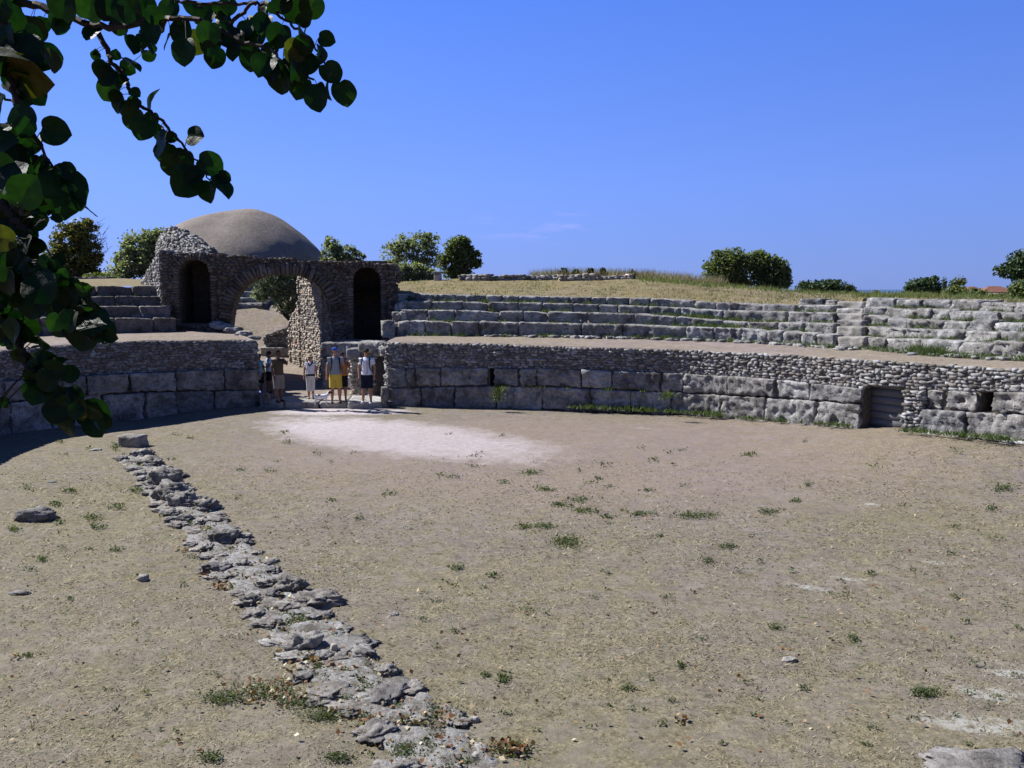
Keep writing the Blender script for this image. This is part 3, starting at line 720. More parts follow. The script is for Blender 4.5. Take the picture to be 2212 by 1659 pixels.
# ---------------------------------------------------------------- gateway
A0 = np.array([(355-CX)/FP*33.2, 33.0]); B0 = np.array([(858-CX)/FP*34.7, 34.5])
gl = np.linalg.norm(B0-A0); ge = (B0-A0)/gl; gn = np.array([-ge[1], ge[0]])
def fuv(px, py):
    r = ray(px, py); o = np.array([0, 0, EYE])
    n3 = np.array([gn[0], gn[1], 0]); k = (np.dot(np.array([A0[0], A0[1], 0])-o, n3))/np.dot(r, n3); p = o+r*k
    return float(np.dot(p[:2]-A0, ge)), float(p[2])
def fpt(u, z, o=0.0): q = A0+ge*u+gn*o; return (q[0], q[1], z)
wt = np.array([fuv(*q) for q in ((355, 545), (458, 549), (540, 554), (600, 557), (650, 561), (704, 563), (790, 567), (858, 570))])
wtop = lambda u: float(np.interp(u, wt[:, 0], wt[:, 1]))
ma = np.array([fuv(*q) for q in ((494, 712), (496, 690), (500, 665), (509, 640), (520, 625), (533, 613), (555, 600), (582, 594), (610, 592), (646, 595), (677, 607), (700, 630), (712, 655), (722, 700))])
nL = dict(u0=fuv(388, 650)[0], u1=fuv(456, 650)[0], sill=fuv(422, 699)[1], spring=fuv(422, 590)[1], apex=fuv(422, 560)[1])
nR = dict(u0=fuv(763, 650)[0], u1=fuv(823, 650)[0], sill=fuv(790, 738)[1], spring=fuv(794, 603)[1], apex=fuv(794, 577)[1])
def ntop(n, u):
    c = (n['u0']+n['u1'])/2; h = (n['u1']-n['u0'])/2; q = min(1, abs(u-c)/h)
    return n['spring']+(n['apex']-n['spring'])*math.sqrt(max(0, 1-q*q))
mtop = lambda u: float(np.interp(u, ma[:, 0], ma[:, 1]))
groot = empty('stone_gateway', (*(A0+ge*gl/2), 0), label='ruined rubble gateway wall with one wide arch between two dark niches', cat='gateway')
us = sorted(set(list(np.linspace(0, gl, 60))+list(ma[:, 0])+[nL['u0'], nL['u1'], nR['u0'], nR['u1']]+list(np.linspace(nL['u0'], nL['u1'], 14))+list(np.linspace(nR['u0'], nR['u1'], 14))))
T = 1.5; mb = MB()
def hexa(u0, u1, z00, z01, z10, z11, o0=0.05, o1=T):
    V = [fpt(u0, z00, o0), fpt(u1, z01, o0), fpt(u1, z11, o0), fpt(u0, z10, o0), fpt(u0, z00, o1), fpt(u1, z01, o1), fpt(u1, z11, o1), fpt(u0, z10, o1)]
    mb.add(V, [(0, 1, 2, 3), (7, 6, 5, 4), (0, 4, 5, 1), (3, 2, 6, 7), (0, 3, 7, 4), (1, 5, 6, 2)])
for a, b in zip(us[:-1], us[1:]):
    if b-a < 1e-4: continue
    m = (a+b)/2; ta, tb = wtop(a)-.03, wtop(b)-.03
    for n in (nL, nR):
        if n['u0']-1e-6 < m < n['u1']+1e-6:
            hexa(a, b, -.3, -.3, n['sill'], n['sill']); hexa(a, b, ntop(n, a), ntop(n, b), ta, tb); break
    else:
        if ma[0, 0] < m < ma[-1, 0]: hexa(a, b, mtop(a), mtop(b), ta, tb)
        else: hexa(a, b, -.3, -.3, ta, tb)
mesh('masonry_core', mb.v, mb.f, M['mortar'], groot)
def inside(u, z, mg=.05):
    for n in (nL, nR):
        if n['u0']-mg < u < n['u1']+mg and n['sill']-mg < z < ntop(n, min(max(u, n['u0']), n['u1']))+mg: return True
    return ma[0, 0]-mg < u < ma[-1, 0]+mg and z < mtop(min(max(u, ma[0, 0]), ma[-1, 0]))+mg
pos, size, tan, nor = [], [], [], []
z = .0; e3 = np.array([ge[0], ge[1], 0]); n3 = np.array([gn[0], gn[1], 0])
while z < 5.6:
    h = random.uniform(.08, .14); u = random.uniform(0, .15)
    while u < gl+.05:
        w = random.uniform(.10, .28); c = u+w/2; zc = z+h/2+random.uniform(-.02, .02)
        if zc < wtop(c)-.0 and not inside(c, zc, .10):
            pos.append(fpt(c, zc, random.uniform(0.05, .10))); size.append((w*.52, .10*random.uniform(.7, 1.4), h*random.uniform(.45, .6)))
            tan.append(e3+np.array([0, 0, random.uniform(-.12, .12)])); nor.append(n3)
        u += w*random.uniform(.95, 1.15)
    z += h*.95
v1 = scatter_stones(*map(np.array, (pos, size)), frames(np.array(tan), np.array(nor), .12), .17)
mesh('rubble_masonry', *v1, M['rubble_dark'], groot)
# voussoirs of the arches: narrow stones set on edge
def ring(pts_uz, lr, thick, offs_, mat, name):
    pos, size, R3 = [], [], []
    pts = np.array(pts_uz); tt = np.r_[0, np.cumsum(np.linalg.norm(np.diff(pts, axis=0), axis=1))]
    s = 0.0
    while s < tt[-1]:
        w = random.uniform(*thick); c = s+w/2; u = np.interp(c, tt, pts[:, 0]); z = np.interp(c, tt, pts[:, 1])
        u2 = np.interp(c+.05, tt, pts[:, 0]); z2 = np.interp(c+.05, tt, pts[:, 1]); u1 = np.interp(c-.05, tt, pts[:, 0]); z1 = np.interp(c-.05, tt, pts[:, 1])
        t_ = np.array([u2-u1, z2-z1]); t_ /= np.linalg.norm(t_)+1e-9; r_ = np.array([-t_[1], t_[0]])
        for o in offs_:
            ln = random.uniform(*lr)
            q = np.array([u, z])+r_*(ln*.5+.0); pos.append(fpt(q[0], q[1], o+random.uniform(-.02, .03)))
            T3 = e3*t_[0]+np.array([0, 0, t_[1]]); R_3 = e3*r_[0]+np.array([0, 0, r_[1]])
            R3.append(np.stack([T3, n3, R_3], axis=1)); size.append((w*.48, .12 if o < .1 else .2, ln*.52))
        s += w*1.03
    v, f = scatter_stones(np.array(pos), np.array(size), np.array(R3), .13); mesh(name, v, f, mat, groot)
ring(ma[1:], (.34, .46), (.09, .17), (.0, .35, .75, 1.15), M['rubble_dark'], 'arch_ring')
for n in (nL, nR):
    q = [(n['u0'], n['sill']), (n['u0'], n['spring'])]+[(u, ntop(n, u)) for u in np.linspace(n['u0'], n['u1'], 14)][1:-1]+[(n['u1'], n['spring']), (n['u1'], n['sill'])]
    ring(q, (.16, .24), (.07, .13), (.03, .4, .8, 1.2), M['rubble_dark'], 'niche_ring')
# vaulted chambers behind the niches
for n, dep in ((nL, 2.7), (nR, 2.7)):
    mb = MB(); U = [n['u0']-.02]+list(np.linspace(n['u0'], n['u1'], 12))+[n['u1']+.02]
    u0, u1, sl = n['u0'], n['u1'], n['sill']
    def slab(a, b, za, zb, zc, zd, oa, ob):
        V = [fpt(a, za, oa), fpt(b, zb, oa), fpt(b, zd, oa), fpt(a, zc, oa), fpt(a, za, ob), fpt(b, zb, ob), fpt(b, zd, ob), fpt(a, zc, ob)]
        mb.add(V, [(0, 1, 2, 3), (7, 6, 5, 4), (0, 4, 5, 1), (3, 2, 6, 7), (0, 3, 7, 4), (1, 5, 6, 2)])
    slab(u0-.3, u0, -.3, -.3, n['apex']+.2, n['apex']+.2, T+.002, dep); slab(u1, u1+.3, -.3, -.3, n['apex']+.2, n['apex']+.2, T+.002, dep)
    slab(u0-.3, u1+.3, n['apex']+.02, n['apex']+.02, n['apex']+.3, n['apex']+.3, T+.004, dep+.01); slab(u0-.3, u1+.3, -.3, -.3, n['apex']+.25, n['apex']+.25, dep+.012, dep+.3)
    slab(u0-.01, u1+.01, sl-.3, sl-.3, sl, sl, T-.003, dep-.002)
    mesh('niche_chamber', mb.v, mb.f, M['mortar'], groot)
# sunlit buttress running back and down from the left corner
def rub_wall(p0, p1, zt0, zt1, zb, thick, mat, mcore, root, h=.13, wr=(.13, .32), name='rubble_masonry', jit=.17, both=True, skip=None, dep=.1):
    """straight free-standing rubble wall from p0 to p1 (xy) with a sloping top"""
    p0, p1 = np.array(p0, float), np.array(p1, float); Lw = np.linalg.norm(p1-p0); e = (p1-p0)/Lw; n = np.array([e[1], -e[0]])  # n points to the viewer's side
    zt = lambda u: zt0+(zt1-zt0)*u/Lw
    core = []
    for (u, o) in ((0.03, .06), (Lw-.03, .06), (Lw-.03, thick-.06), (0.03, thick-.06)):
        q = p0+e*u-n*o; core.append((q[0], q[1], zb)); core.append((q[0], q[1], zt(u)-.05))
    F = [(0, 2, 3, 1), (2, 4, 5, 3), (4, 6, 7, 5), (6, 0, 1, 7), (1, 3, 5, 7), (0, 6, 4, 2)]
    if skip is None: mesh('masonry_core', core, F, M[mcore], root)
    pos, size, R3 = [], [], []
    faces = [(p0, e, n, Lw, 0), (p0-n*thick, n, -e, thick, 1), (p1, -n, e, thick, 2)]
    for (o_, d_, nn, ln, w_) in faces:
        zmx = max(zt0, zt1); z = zb
        while z < zmx:
            hh = h*random.uniform(.8, 1.25); u = random.uniform(-.03, .05)
            while u < ln:
                w = random.uniform(*wr); c = min(u+w/2, ln); zc = z+hh/2
                q = o_+d_*c; uu = float(np.dot(q-p0, e))
                if zc < zt(min(max(uu, 0), Lw)) and not (skip and w_ == 0 and skip(uu, zc)):
                    q = q-nn*random.uniform(.01, .07)
                    pos.append((q[0], q[1], zc)); size.append((w*.53, dep, hh*random.uniform(.46, .6)))
                    D = np.array([d_[0], d_[1], random.uniform(-.1, .1)]); D /= np.linalg.norm(D); N_ = np.array([-nn[0], -nn[1], 0]); R3.append(np.stack([D, N_, np.cross(D, N_)], 1))
                u += w*random.uniform(.95, 1.1)
            z += hh*.95
    # cap stones
    u = 0
    while u < Lw:
        w = random.uniform(*wr); o = 0.05
        while o < thick:
            q = p0+e*(u+w/2)-n*(o+.06); zz = zt(min(u+w/2, Lw))-.03
            if not (skip and skip(u, zz)):
                pos.append((q[0], q[1], zz)); size.append((w*.55, .12, .06)); D = np.array([e[0], e[1], (zt1-zt0)/Lw]); D /= np.linalg.norm(D); N_ = np.array([-n[0], -n[1], 0]); R3.append(np.stack([D, N_, np.cross(D, N_)], 1))
            o += random.uniform(.17, .26)
        u += w
    v, f = scatter_stones(np.array(pos), np.array(size), np.array(R3), jit); return mesh(name, v, f, M[mat], root)
c0 = A0+np.array([.0, .1]); c1 = np.array([(316-CX)/FP*36.5, 36.3])
rub_wall(c1, c0, 4.25, 5.42, 2.5, .5, 'rubble', 'mortar_pale', groot, h=.10, wr=(.09, .22), name='buttress', dep=.07)
# side retaining wall of the left terrace and slope stones at its edge
x0, y0, _, _ = map(float, PL.at(PL.L, .1)); x1, y1, _, _ = map(float, FL.at(FL.L, .1))
tr = empty('terrace_side_wall', (x0, y0, 0), label='low rubble side wall where the left terrace meets the gateway passage', cat='stone wall')
rub_wall((x0, y0), (x1, y1+.2), 2.17, 2.3, -.1, .5, 'rubble', 'mortar', tr)
for n_, (px, py, d, sx, sy, sz) in enumerate(((548, 729, 30.3, .26, .2, .10), (528, 722, 31.2, .3, .22, .13), (505, 714, 32.0, .34, .22, .14), (484, 707, 32.6, .36, .25, .14), (470, 703, 32.9, .3, .2, .15))):
    q = P(px, py+5, d); v, f = rock(q, (sx, sy, sz), seed=40+n_, rot=random.uniform(-.4, .4)); mesh('slab', v, f, M['pale' if n_ % 2 else 'seat'], tr, smooth=True)
# leaning warm pillar (stub of the passage wall) behind the arch
pil = empty('rubble_pillar', (-8.6, 35.8, 0), label='tall sunlit tapering rubble pillar standing behind the arch on its right side', cat='pillar')
pn = np.array([(695-CX)/FP*34.6, 34.4]); pf = np.array([(652-CX)/FP*36.9, 36.6])
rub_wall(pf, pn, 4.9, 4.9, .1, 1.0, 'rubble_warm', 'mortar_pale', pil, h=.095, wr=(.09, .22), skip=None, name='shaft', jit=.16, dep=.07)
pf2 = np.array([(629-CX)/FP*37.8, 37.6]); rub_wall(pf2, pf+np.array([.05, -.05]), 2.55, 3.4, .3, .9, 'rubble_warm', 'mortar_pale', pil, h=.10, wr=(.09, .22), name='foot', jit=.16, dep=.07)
pn2 = np.array([(706-CX)/FP*34.2, 34.0]); 
st = empty('ruined_wall_stub', (-10.9, 38.5, .6), label='low lumpy rubble stub on a ledge block, left of the tall pillar behind the arch', cat='ruined wall')
a_ = np.array([(576-CX)/FP*39.2, 39.0]); b_ = np.array([(640-CX)/FP*39.2, 39.0]); rub_wall(a_, b_, 1.85, 2.35, 1.2, 1.0, 'rubble', 'mortar', st, jit=.2)
sc_ = Curve([tuple(a_+np.array([-.15, -.2])), tuple((a_+b_)/2+np.array([0, -.2])), tuple(b_+np.array([.3, -.2]))])
v, f = curved_block(sc_, .0, sc_.L, .3, 1.33, -.2, .8, rough=.04, seed=70); mesh('ledge_block', v, f, M['pale'], st, smooth=True)
# stack right of the passage
sw = empty('passage_side_wall', (-6.2, 31.4, 0), label='shaded block wall closing the right side of the gateway passage below the right niche', cat='stone wall')
sx_ = Curve([((696-CX)/FP*32.2, 31.9), ((735-CX)/FP*32.0, 31.7), ((786-CX)/FP*31.7, 31.4)])
for k, (za, zb) in enumerate(((-.1, .75), (.75, 1.4), (1.4, 1.98))):
    js = [0, sx_.L*(.35+.2*(k % 2)), sx_.L]
    for a, b in zip(js[:-1], js[1:]):
        v, f = curved_block(sx_, a+.01, b-.01, za, zb-.01, 0, 2.4, rough=.04, seed=80+k+int(a*9)); mesh('stone_block', v, f, M['block'], sw, smooth=True)
dr = empty('side_doorway', (-5.0, 29.6, 0), label='small ruined rubble doorway with a thick lintel at the left end of the right wall', cat='doorway')
d0 = np.array([(786-CX)/FP*30.4, 30.2]); d1 = np.array([(838-CX)/FP*29.5, 29.25]); Ld = np.linalg.norm(d1-d0); ed = (d1-d0)/Ld
def dskip(u, z): 
    q = d0+ed*u; px = proj((q[0], q[1], 1.4))[0]; w = (px-819)/15.0
    return abs(w) < 1 and z < 1.25+.45*math.sqrt(max(0, 1-w*w))
rub_wall(d0, d1, 2.05, 2.08, 0, .55, 'rubble', 'mortar', dr, skip=dskip, h=.12, jit=.2)
mb = MB(); nseg = 26
for i in range(nseg):
    a, b = Ld*i/nseg, Ld*(i+1)/nseg; m_ = (a+b)/2; q = d0+ed*m_; px = proj((q[0], q[1], 1.4))[0]; w = (px-819)/15.0
    zb_ = 1.25+.45*math.sqrt(max(0, 1-w*w)) if abs(w) < 1 else -.1
    nn_ = np.array([ed[1], -ed[0]]); V = []
    for u in (a, b):
        for o in (.05, .5):
            for z in (zb_, 2.0): qq = d0+ed*u-nn_*o; V.append((qq[0], qq[1], z))
    mb.add(V, [(0, 4, 5, 1), (2, 3, 7, 6), (0, 2, 6, 4), (1, 5, 7, 3), (0, 1, 3, 2), (4, 6, 7, 5)])
mesh('masonry_core', mb.v, mb.f, M['mortar'], dr)
v, f = blk(P(806, 762, 30.0), (.95, .75, .42), 91, -.35, .035, .14); mesh('lintel', v, f, M['pale'], dr, smooth=True)
v, f = blk(P(835, 768, 29.5), (.34, .5, .30), 93, -.5, .035, .1); mesh('lintel_stone', v, f, M['seat'], dr, smooth=True)
rp = empty('rubble_pier', (-5.55, 30.2, 0), label='short sunlit rubble pier with a pale cap block, behind the man in white', cat='pier')
p_a = np.array([(760-CX)/FP*30.6, 30.4]); p_b = np.array([(786-CX)/FP*30.4, 30.2]); rub_wall(p_a, p_b, 1.45, 1.45, 0, .6, 'rubble_warm', 'mortar_pale', rp, jit=.2, name='shaft')
v, f = blk(P(768, 775, 30.35), (.52, .6, .38), 95, -.1, .03, .07); mesh('cap_block', v, f, M['pale'], rp, smooth=True)
v, f = blk(P(832, 884, 28.5), (.27, .35, .76), 97, .1, .03, .07); mesh('boundary_stone', v, f, M['seat'], smooth=True, label='upright knee-high stone post against the left end of the right arena wall', cat='stone')
v, f = blk(P(573, 887, 28.6), (.34, .5, .60), 99, .2, .035, .12); mesh('boundary_stone', v, f, M['block'], smooth=True, label='rounded boulder at the foot of the left arena wall beside the threshold', cat='stone')
# threshold of flat slabs
th = empty('stone_threshold', (-6.3, 28.4, 0), label='flat pale threshold slabs the visitors stand on, across the gateway', cat='threshold')
cth = Curve([((572-CX)/FP*28.7, 28.35), ((640-CX)/FP*28.5, 28.1), ((730-CX)/FP*28.5, 28.1), ((828-CX)/FP*28.6, 28.25)])
for n_, (a, b) in enumerate(pairs([0, .62*cth.L/3.6, 1.7*cth.L/3.6, 2.55*cth.L/3.6, cth.L])):
    v, f = curved_block(cth, a+.01, b-.01, -.15, .215+.01*(n_ % 2), 0+.05*(n_ % 3), 1.9, cell=.09, rough=.012, edge=.03, seed=110+n_); mesh('slab', v, f, M['pale'], th, smooth=True)

# ---------------------------------------------------------------- dome
DX, DY = (553-CX)/FP*54.3, 54.0; kd = 54/FP; YS = 1.55
RR = ([456, 457.5, 460, 467, 482, 507, 532, 560, 590, 620, 700], [0, 14, 29, 47, 71, 104, 130, 150, 168, 174, 176])
RL = ([456, 458.5, 463, 471, 482, 496, 510, 530, 560, 700], [0, 22, 48, 80, 112, 141, 158, 166, 170, 172])
def _fit(tb):
    t_ = np.sqrt(np.array(tb[0][:-1], float)-456); c_ = np.polyfit(t_, tb[1][:-1], 4); return lambda y: max(0.0, float(np.polyval(c_, math.sqrt(max(y, 456)-456)))) if y < 600 else float(np.interp(y, (600, 700), (np.polyval(c_, 12.0), tb[1][-1]+4)))
fR, fL = _fit(RR), _fit(RL)
rows = []; NA = 128
for y in [456, 456.4, 457, 458, 460, 463, 467, 471, 476, 482, 489, 496, 503, 511, 519, 527, 535, 543, 551, 560, 575, 590, 640, 700]:
    r = []
    for k in range(NA+1):
        th_ = 2*math.pi*k/NA; w = max(0, -math.cos(th_))**1.5
        w = w*w*(3-2*w); rad = kd*((1-w)*fR(y)+w*fL(y)) if y > 456 else 0.0
        x, yy = DX+rad*math.cos(th_), DY+YS*rad*math.sin(th_); z = yz(y, 54.0)+.04*noise.noise(Vector((x, yy, y*.05)))
        r.append((x, yy, z))
    rows.append(np.array(r))
v, f = strip(rows)
dm = empty('domed_building', (DX, DY, 3), label='round building with a big earthen-grey dome rising behind the gateway', cat='domed building')
mesh('dome', v, f, M['dome'], dm, smooth=True)
pos, size, R3 = [], [], []
for k in range(2200):
    py = random.uniform(499, 585); px = random.uniform(383, 470)
    if px > 388+(py-500)*1.42+random.uniform(-4, 4): continue
    wth = random.uniform(R(185), R(268)); rad = kd*np.interp(py, *RL)
    # points on the left shoulder of the dome
    w = max(0, -math.cos(wth))**1.5; w = w*w*(3-2*w); rad = kd*((1-w)*fR(py)+w*fL(py))
    q = np.array([DX+rad*math.cos(wth), DY+YS*rad*math.sin(wth), yz(py, 54)])
    ppx = proj(q)[0]
    if ppx > 388+(py-500)*1.42: continue
    n_ = np.array([math.cos(wth), math.sin(wth), .3]); n_ /= np.linalg.norm(n_); t_ = np.array([-math.sin(wth), math.cos(wth), 0])
    pos.append(q); size.append((random.uniform(.08, .19), random.uniform(.10, .16), random.uniform(.05, .10))); R3.append(np.stack([t_, n_, np.cross(t_, n_)], 1))
v, f = scatter_stones(np.array(pos), np.array(size), np.array(R3), .2); mesh('exposed_rubble', v, f, M['rubble'], dm)
#PART3
# ---------------------------------------------------------------- ruins, house and things on the skyline
def low_wall(pxs, tops, bots, d, label, mat='rubble', thick=.6, name='low_ruined_wall'):
    a = P(pxs[0], bots[0], d[0]); b = P(pxs[1], bots[1], d[1]); ta, tb = P(pxs[0], tops[0], d[0])[2], P(pxs[1], tops[1], d[1])[2]
    root = empty(name, (a[0]/2+b[0]/2, a[1]/2+b[1]/2, min(a[2], b[2])-.3), label=label, cat='ruined wall', group='low ruined walls on the hilltop')
    rub_wall(a[:2], b[:2], ta, tb, min(a[2], b[2])-.35, thick, mat, 'mortar', root, h=.13, wr=(.16, .36), jit=.2)
low_wall((994, 1054), (596, 593), (607, 606), (42.5, 42), 'dark low ruined wall on the hilltop, first right of the leafy tree')
low_wall((1063, 1125), (598, 594), (606, 605), (42, 42), 'low ruined wall on the hilltop with a pale left end, second from the tree')
low_wall((1133, 1206), (597, 595), (606, 605), (42, 42), 'thin dark ruined wall on the hilltop below the left dry shrubs')
low_wall((1210, 1285), (596, 593), (606, 606), (41, 41), 'grey ruined wall on the hilltop in front of the small dark shrubs', 'rubble_warm')
low_wall((1290, 1362), (599, 595), (606, 607), (41, 41), 'grey broken wall on the hilltop, farthest right, ending at the lone dark shrub', 'rubble_warm')
low_wall((140, 238), (600, 599), (611, 611), (48, 49), 'long low grey ruined wall in the distance below the yellowing tree, far left', 'rubble')
# pedestal with a flat cap
pq = P(946, 607, 43); pr_ = empty('stone_pedestal', (pq[0], pq[1], pq[2]), label='square stone pedestal with a flat cap between two hilltop trees', cat='pedestal')
for nm, (hx, hy, z0, z1), mt in (('shaft', (.19, .19, -.3, .36), 'rubble_warm'), ('cap', (.27, .27, .36, .47), 'pale')):
    V, F = box_template(4, 14); mesh(nm, V*np.array([hx, hy, (z1-z0)/2])+np.array([0, 0, (z0+z1)/2]), F, M[mt], pr_, world=False)
# house with terracotta hip roof
def house(px0, px1, ye, yr, yb, d, label):
    a, b = P(px0, yb, d), P(px1, yb, d); ze, zr_ = P(px0, ye, d)[2], P(px0, yr, d)[2]; w = (b[0]-a[0])/2; c = (a[0]+b[0])/2; dp = w*.8
    h = empty('house', (c, d, 2), label=label, cat='house')
    V, F = box_template(1, 60); zz = ze-2
    mesh('wall', V*np.array([w, dp, zz/2])+np.array([0, dp, zz/2]), F, M['plaster'], h, world=False)
    e = w*.1; zt = zr_-2
    roof = mesh('roof', [(-w-e, -e, zz), (w+e, -e, zz), (w+e, 2*dp+e, zz), (-w-e, 2*dp+e, zz), (-w*.4, dp, zt), (w*.4, dp, zt), (-w-e, -e, zz-.15), (w+e, -e, zz-.15), (w+e, 2*dp+e, zz-.15), (-w-e, 2*dp+e, zz-.15)],
         [(0, 1, 5, 4), (1, 2, 5), (2, 3, 4, 5), (3, 0, 4), (6, 7, 1, 0), (7, 8, 2, 1), (8, 9, 3, 2), (9, 6, 0, 3), (9, 8, 7, 6)], M['roof'], h, world=False)
    for k in range(4):
        x = -w*.75+k*w*.5; V, F = box_template(1, 60)
        mesh('window', V*np.array([w*.10, .04, .55])+np.array([x, -.03, zz-.95]), F, M['shutter'], h, world=False)
house(2128, 2192, 631, 618, 660, 130, 'far house with a terracotta hipped roof seen above the bushes near the umbrella pine')
house(2088, 2122, 627, 619, 660, 150, 'smaller far house with a pale red roof, left of the other house')

# ---------------------------------------------------------------- trees
def leafmesh(pos, size, mat, name, parent, up=0.3, aspect=.55, world=True, **k):
    n = len(pos); nrm = rng.normal(0, 1, (n, 3)); nrm[:, 2] += up; nrm /= np.linalg.norm(nrm, axis=1)[:, None]
    a = rng.normal(0, 1, (n, 3)); a -= (a*nrm).sum(1)[:, None]*nrm; a /= np.linalg.norm(a, axis=1)[:, None]; b = np.cross(nrm, a)
    s = size*rng.uniform(.6, 1.4, n)[:, None]
    v = np.stack([pos-a*s, pos+b*s*aspect+nrm*s*.15, pos+a*s, pos-b*s*aspect+nrm*s*.15], 1).reshape(-1, 3)
    f = np.arange(4*n).reshape(n, 4); return mesh(name, v, f, M[mat], parent, world=world, **k)
def tree(name, label, d, lobes, base, mat, leaf=.11, n=5000, clump=.42, trunk=.16, cat='tree', group=None, bare=None, shell=.55, depth=.8, limbs=8, up=.7):
    """lobes: (px, py, rx, ry) on the photo sheet at depth d"""
    bq = P(base[0], base[1], d); root = empty(name, tuple(bq), label=label, cat=cat, group=group); k = d/FP
    L_ = [(P(x, y, d), rx*k, ry*k) for x, y, rx, ry in lobes]; ar = np.array([a*b for _, a, b in L_]); ar = ar/ar.sum()
    cl = []
    for (c, rx, rz), w in zip(L_, ar):
        m = max(6, int(n/55*w)); 
        for _ in range(m):
            u = rng.normal(0, 1, 3); u /= np.linalg.norm(u); rr_ = rng.uniform(shell, 1.0)
            cl.append((c+u*np.array([rx, (rx+rz)/2*depth, rz])*rr_*.93, min(rx, rz)*clump*rng.uniform(.55, 1.25)))
    pos = []
    per = max(8, n//len(cl))
    for c, r in cl:
        m = int(per*rng.uniform(.5, 1.5)); u = rng.normal(0, 1, (m, 3)); u /= np.linalg.norm(u, axis=1)[:, None]
        pos.append(c+u*(r*rng.uniform(.2, 1.0, (m, 1))**.6)*np.array([1, 1, .75]))
    for (c, rx, rz), w in zip(L_, ar):      # thin veil of outer leaves so the outline frays
        m = int(n*.36*w); u = rng.normal(0, 1, (m, 3)); u /= np.linalg.norm(u, axis=1)[:, None]; pos.append(c+u*np.array([rx, rx*depth, rz])*rng.uniform(.55, 1.15, (m, 1)))
    pos = np.concatenate(pos); leafmesh(pos, leaf, mat, 'crown', root, up=up)
    mb = MB(); top = np.mean([c for c, _, _ in L_], axis=0); fork = bq+(top-bq)*.35+np.array([rng.normal(0, .08), 0, 0])
    b0 = bq-np.array([0, 0, .4]); mb.add(*tube([b0, bq+(fork-bq)*.5+rng.normal(0, .04, 3), fork], [trunk*1.3, trunk, trunk*.8], 8))
    tips = [cl[i][0] for i in rng.choice(len(cl), min(limbs, len(cl)), replace=False)]
    for tp in tips:
        mid = fork+(tp-fork)*.5+rng.normal(0, .15, 3); mb.add(*tube([fork, mid, tp], [trunk*.55, trunk*.3, trunk*.08], 5))
    if bare:
        for (x, y) in bare:
            tp = P(x, y, d)+np.array([0, rng.normal(0, .3), 0]); mid = fork+(tp-fork)*.55+rng.normal(0, .2, 3)
            mb.add(*tube([fork, mid, tp], [trunk*.4, trunk*.16, .012], 5))
            for _ in range(7):
                s_ = mid+(tp-mid)*rng.uniform(.1, .95); mb.add(*tube([s_, s_+np.array([rng.uniform(-.3, .7), rng.normal(0, .3), rng.uniform(.05, .7)])], [.016, .006], 4))
    mesh('trunk', mb.v, mb.f, M['bark'], root); return root
G1 = 'trees standing beyond the ruins'
tree('autumn_tree', 'half bare yellowing tree on the far left skyline behind the foreground leaves', 58, [(150, 520, 36, 36), (176, 500, 32, 26), (125, 560, 36, 32), (170, 560, 44, 36), (200, 545, 22, 34), (150, 590, 55, 18), (185, 590, 40, 16)], (182, 612), 'autumn', leaf=.13, n=7500, group=G1, bare=[(225, 500), (232, 520), (218, 485), (228, 545), (212, 478), (238, 535), (205, 480)])
tree('olive_tree', 'dense grey green rounded tree just left of the gateway', 54, [(300, 530, 40, 32), (340, 520, 38, 26), (362, 545, 24, 34), (285, 570, 45, 30), (330, 570, 48, 34), (258, 592, 32, 18)], (320, 612), 'olive', leaf=.10, n=9500, group=G1, clump=.36)
tree('yellow_bush', 'low bright green bush between the two left skyline trees', 52, [(208, 597, 26, 8), (235, 600, 22, 7)], (215, 607), 'bush', leaf=.08, n=900, trunk=.03, cat='bush')
tree('olive_tree', 'small airy grey green tree showing over the wall right of the dome', 50, [(718, 540, 22, 24), (712, 525, 12, 14), (750, 548, 28, 18), (775, 556, 16, 10), (735, 565, 45, 18)], (738, 600), 'olive', leaf=.085, n=4500, group=G1, clump=.32)
tree('olive_tree', 'wide airy grey tree right of the gateway with sky showing through', 56, [(890, 530, 50, 26), (915, 520, 34, 22), (850, 550, 32, 26), (925, 555, 30, 26), (880, 570, 45, 26)], (893, 610), 'olive', leaf=.085, n=6500, group=G1, clump=.30, shell=.35)
tree('round_bush', 'dense dark rounded bush at the right corner of the gateway', 45, [(872, 590, 20, 20), (898, 588, 24, 20), (925, 594, 20, 15), (862, 604, 14, 10)], (890, 611), 'olive', leaf=.07, n=5000, trunk=.05, cat='bush', clump=.45)
tree('oak_tree', 'dark leafy tree beside the stone pedestal on the hill', 46, [(990, 535, 30, 24), (1010, 555, 28, 22), (975, 570, 28, 28), (1025, 568, 18, 12), (990, 592, 30, 16)], (990, 608), 'oak', leaf=.09, n=7000, group=G1, clump=.36)
tree('oak_tree', 'left one of the twin dark round trees right of centre on the hill', 52, [(1568, 575, 44, 34), (1590, 560, 30, 22), (1545, 600, 28, 22), (1585, 605, 36, 24)], (1575, 632), 'oak', leaf=.10, n=7500, group=G1, clump=.34)
tree('oak_tree', 'right one of the twin dark round trees, spreading lower to the right', 52.5, [(1640, 570, 30, 28), (1665, 585, 38, 32), (1655, 610, 48, 24), (1690, 605, 20, 20)], (1645, 636), 'oak', leaf=.10, n=7500, group=G1, clump=.34)
tree('pine_tree', 'low wide dark pine dome on the skyline right of the twin trees', 85, [(1755, 622, 34, 16), (1795, 618, 34, 14), (1825, 626, 24, 10), (1780, 634, 60, 10)], (1785, 648), 'pine', leaf=.14, n=6000, group=G1, clump=.5, shell=.2)
tree('pine_tree', 'tiny dark windswept pine top at the right end of the low pine dome', 90, [(1845, 632, 10, 7), (1840, 622, 5, 8), (1856, 636, 8, 4)], (1842, 650), 'pine', leaf=.11, n=900, group=G1, clump=.4, trunk=.08)
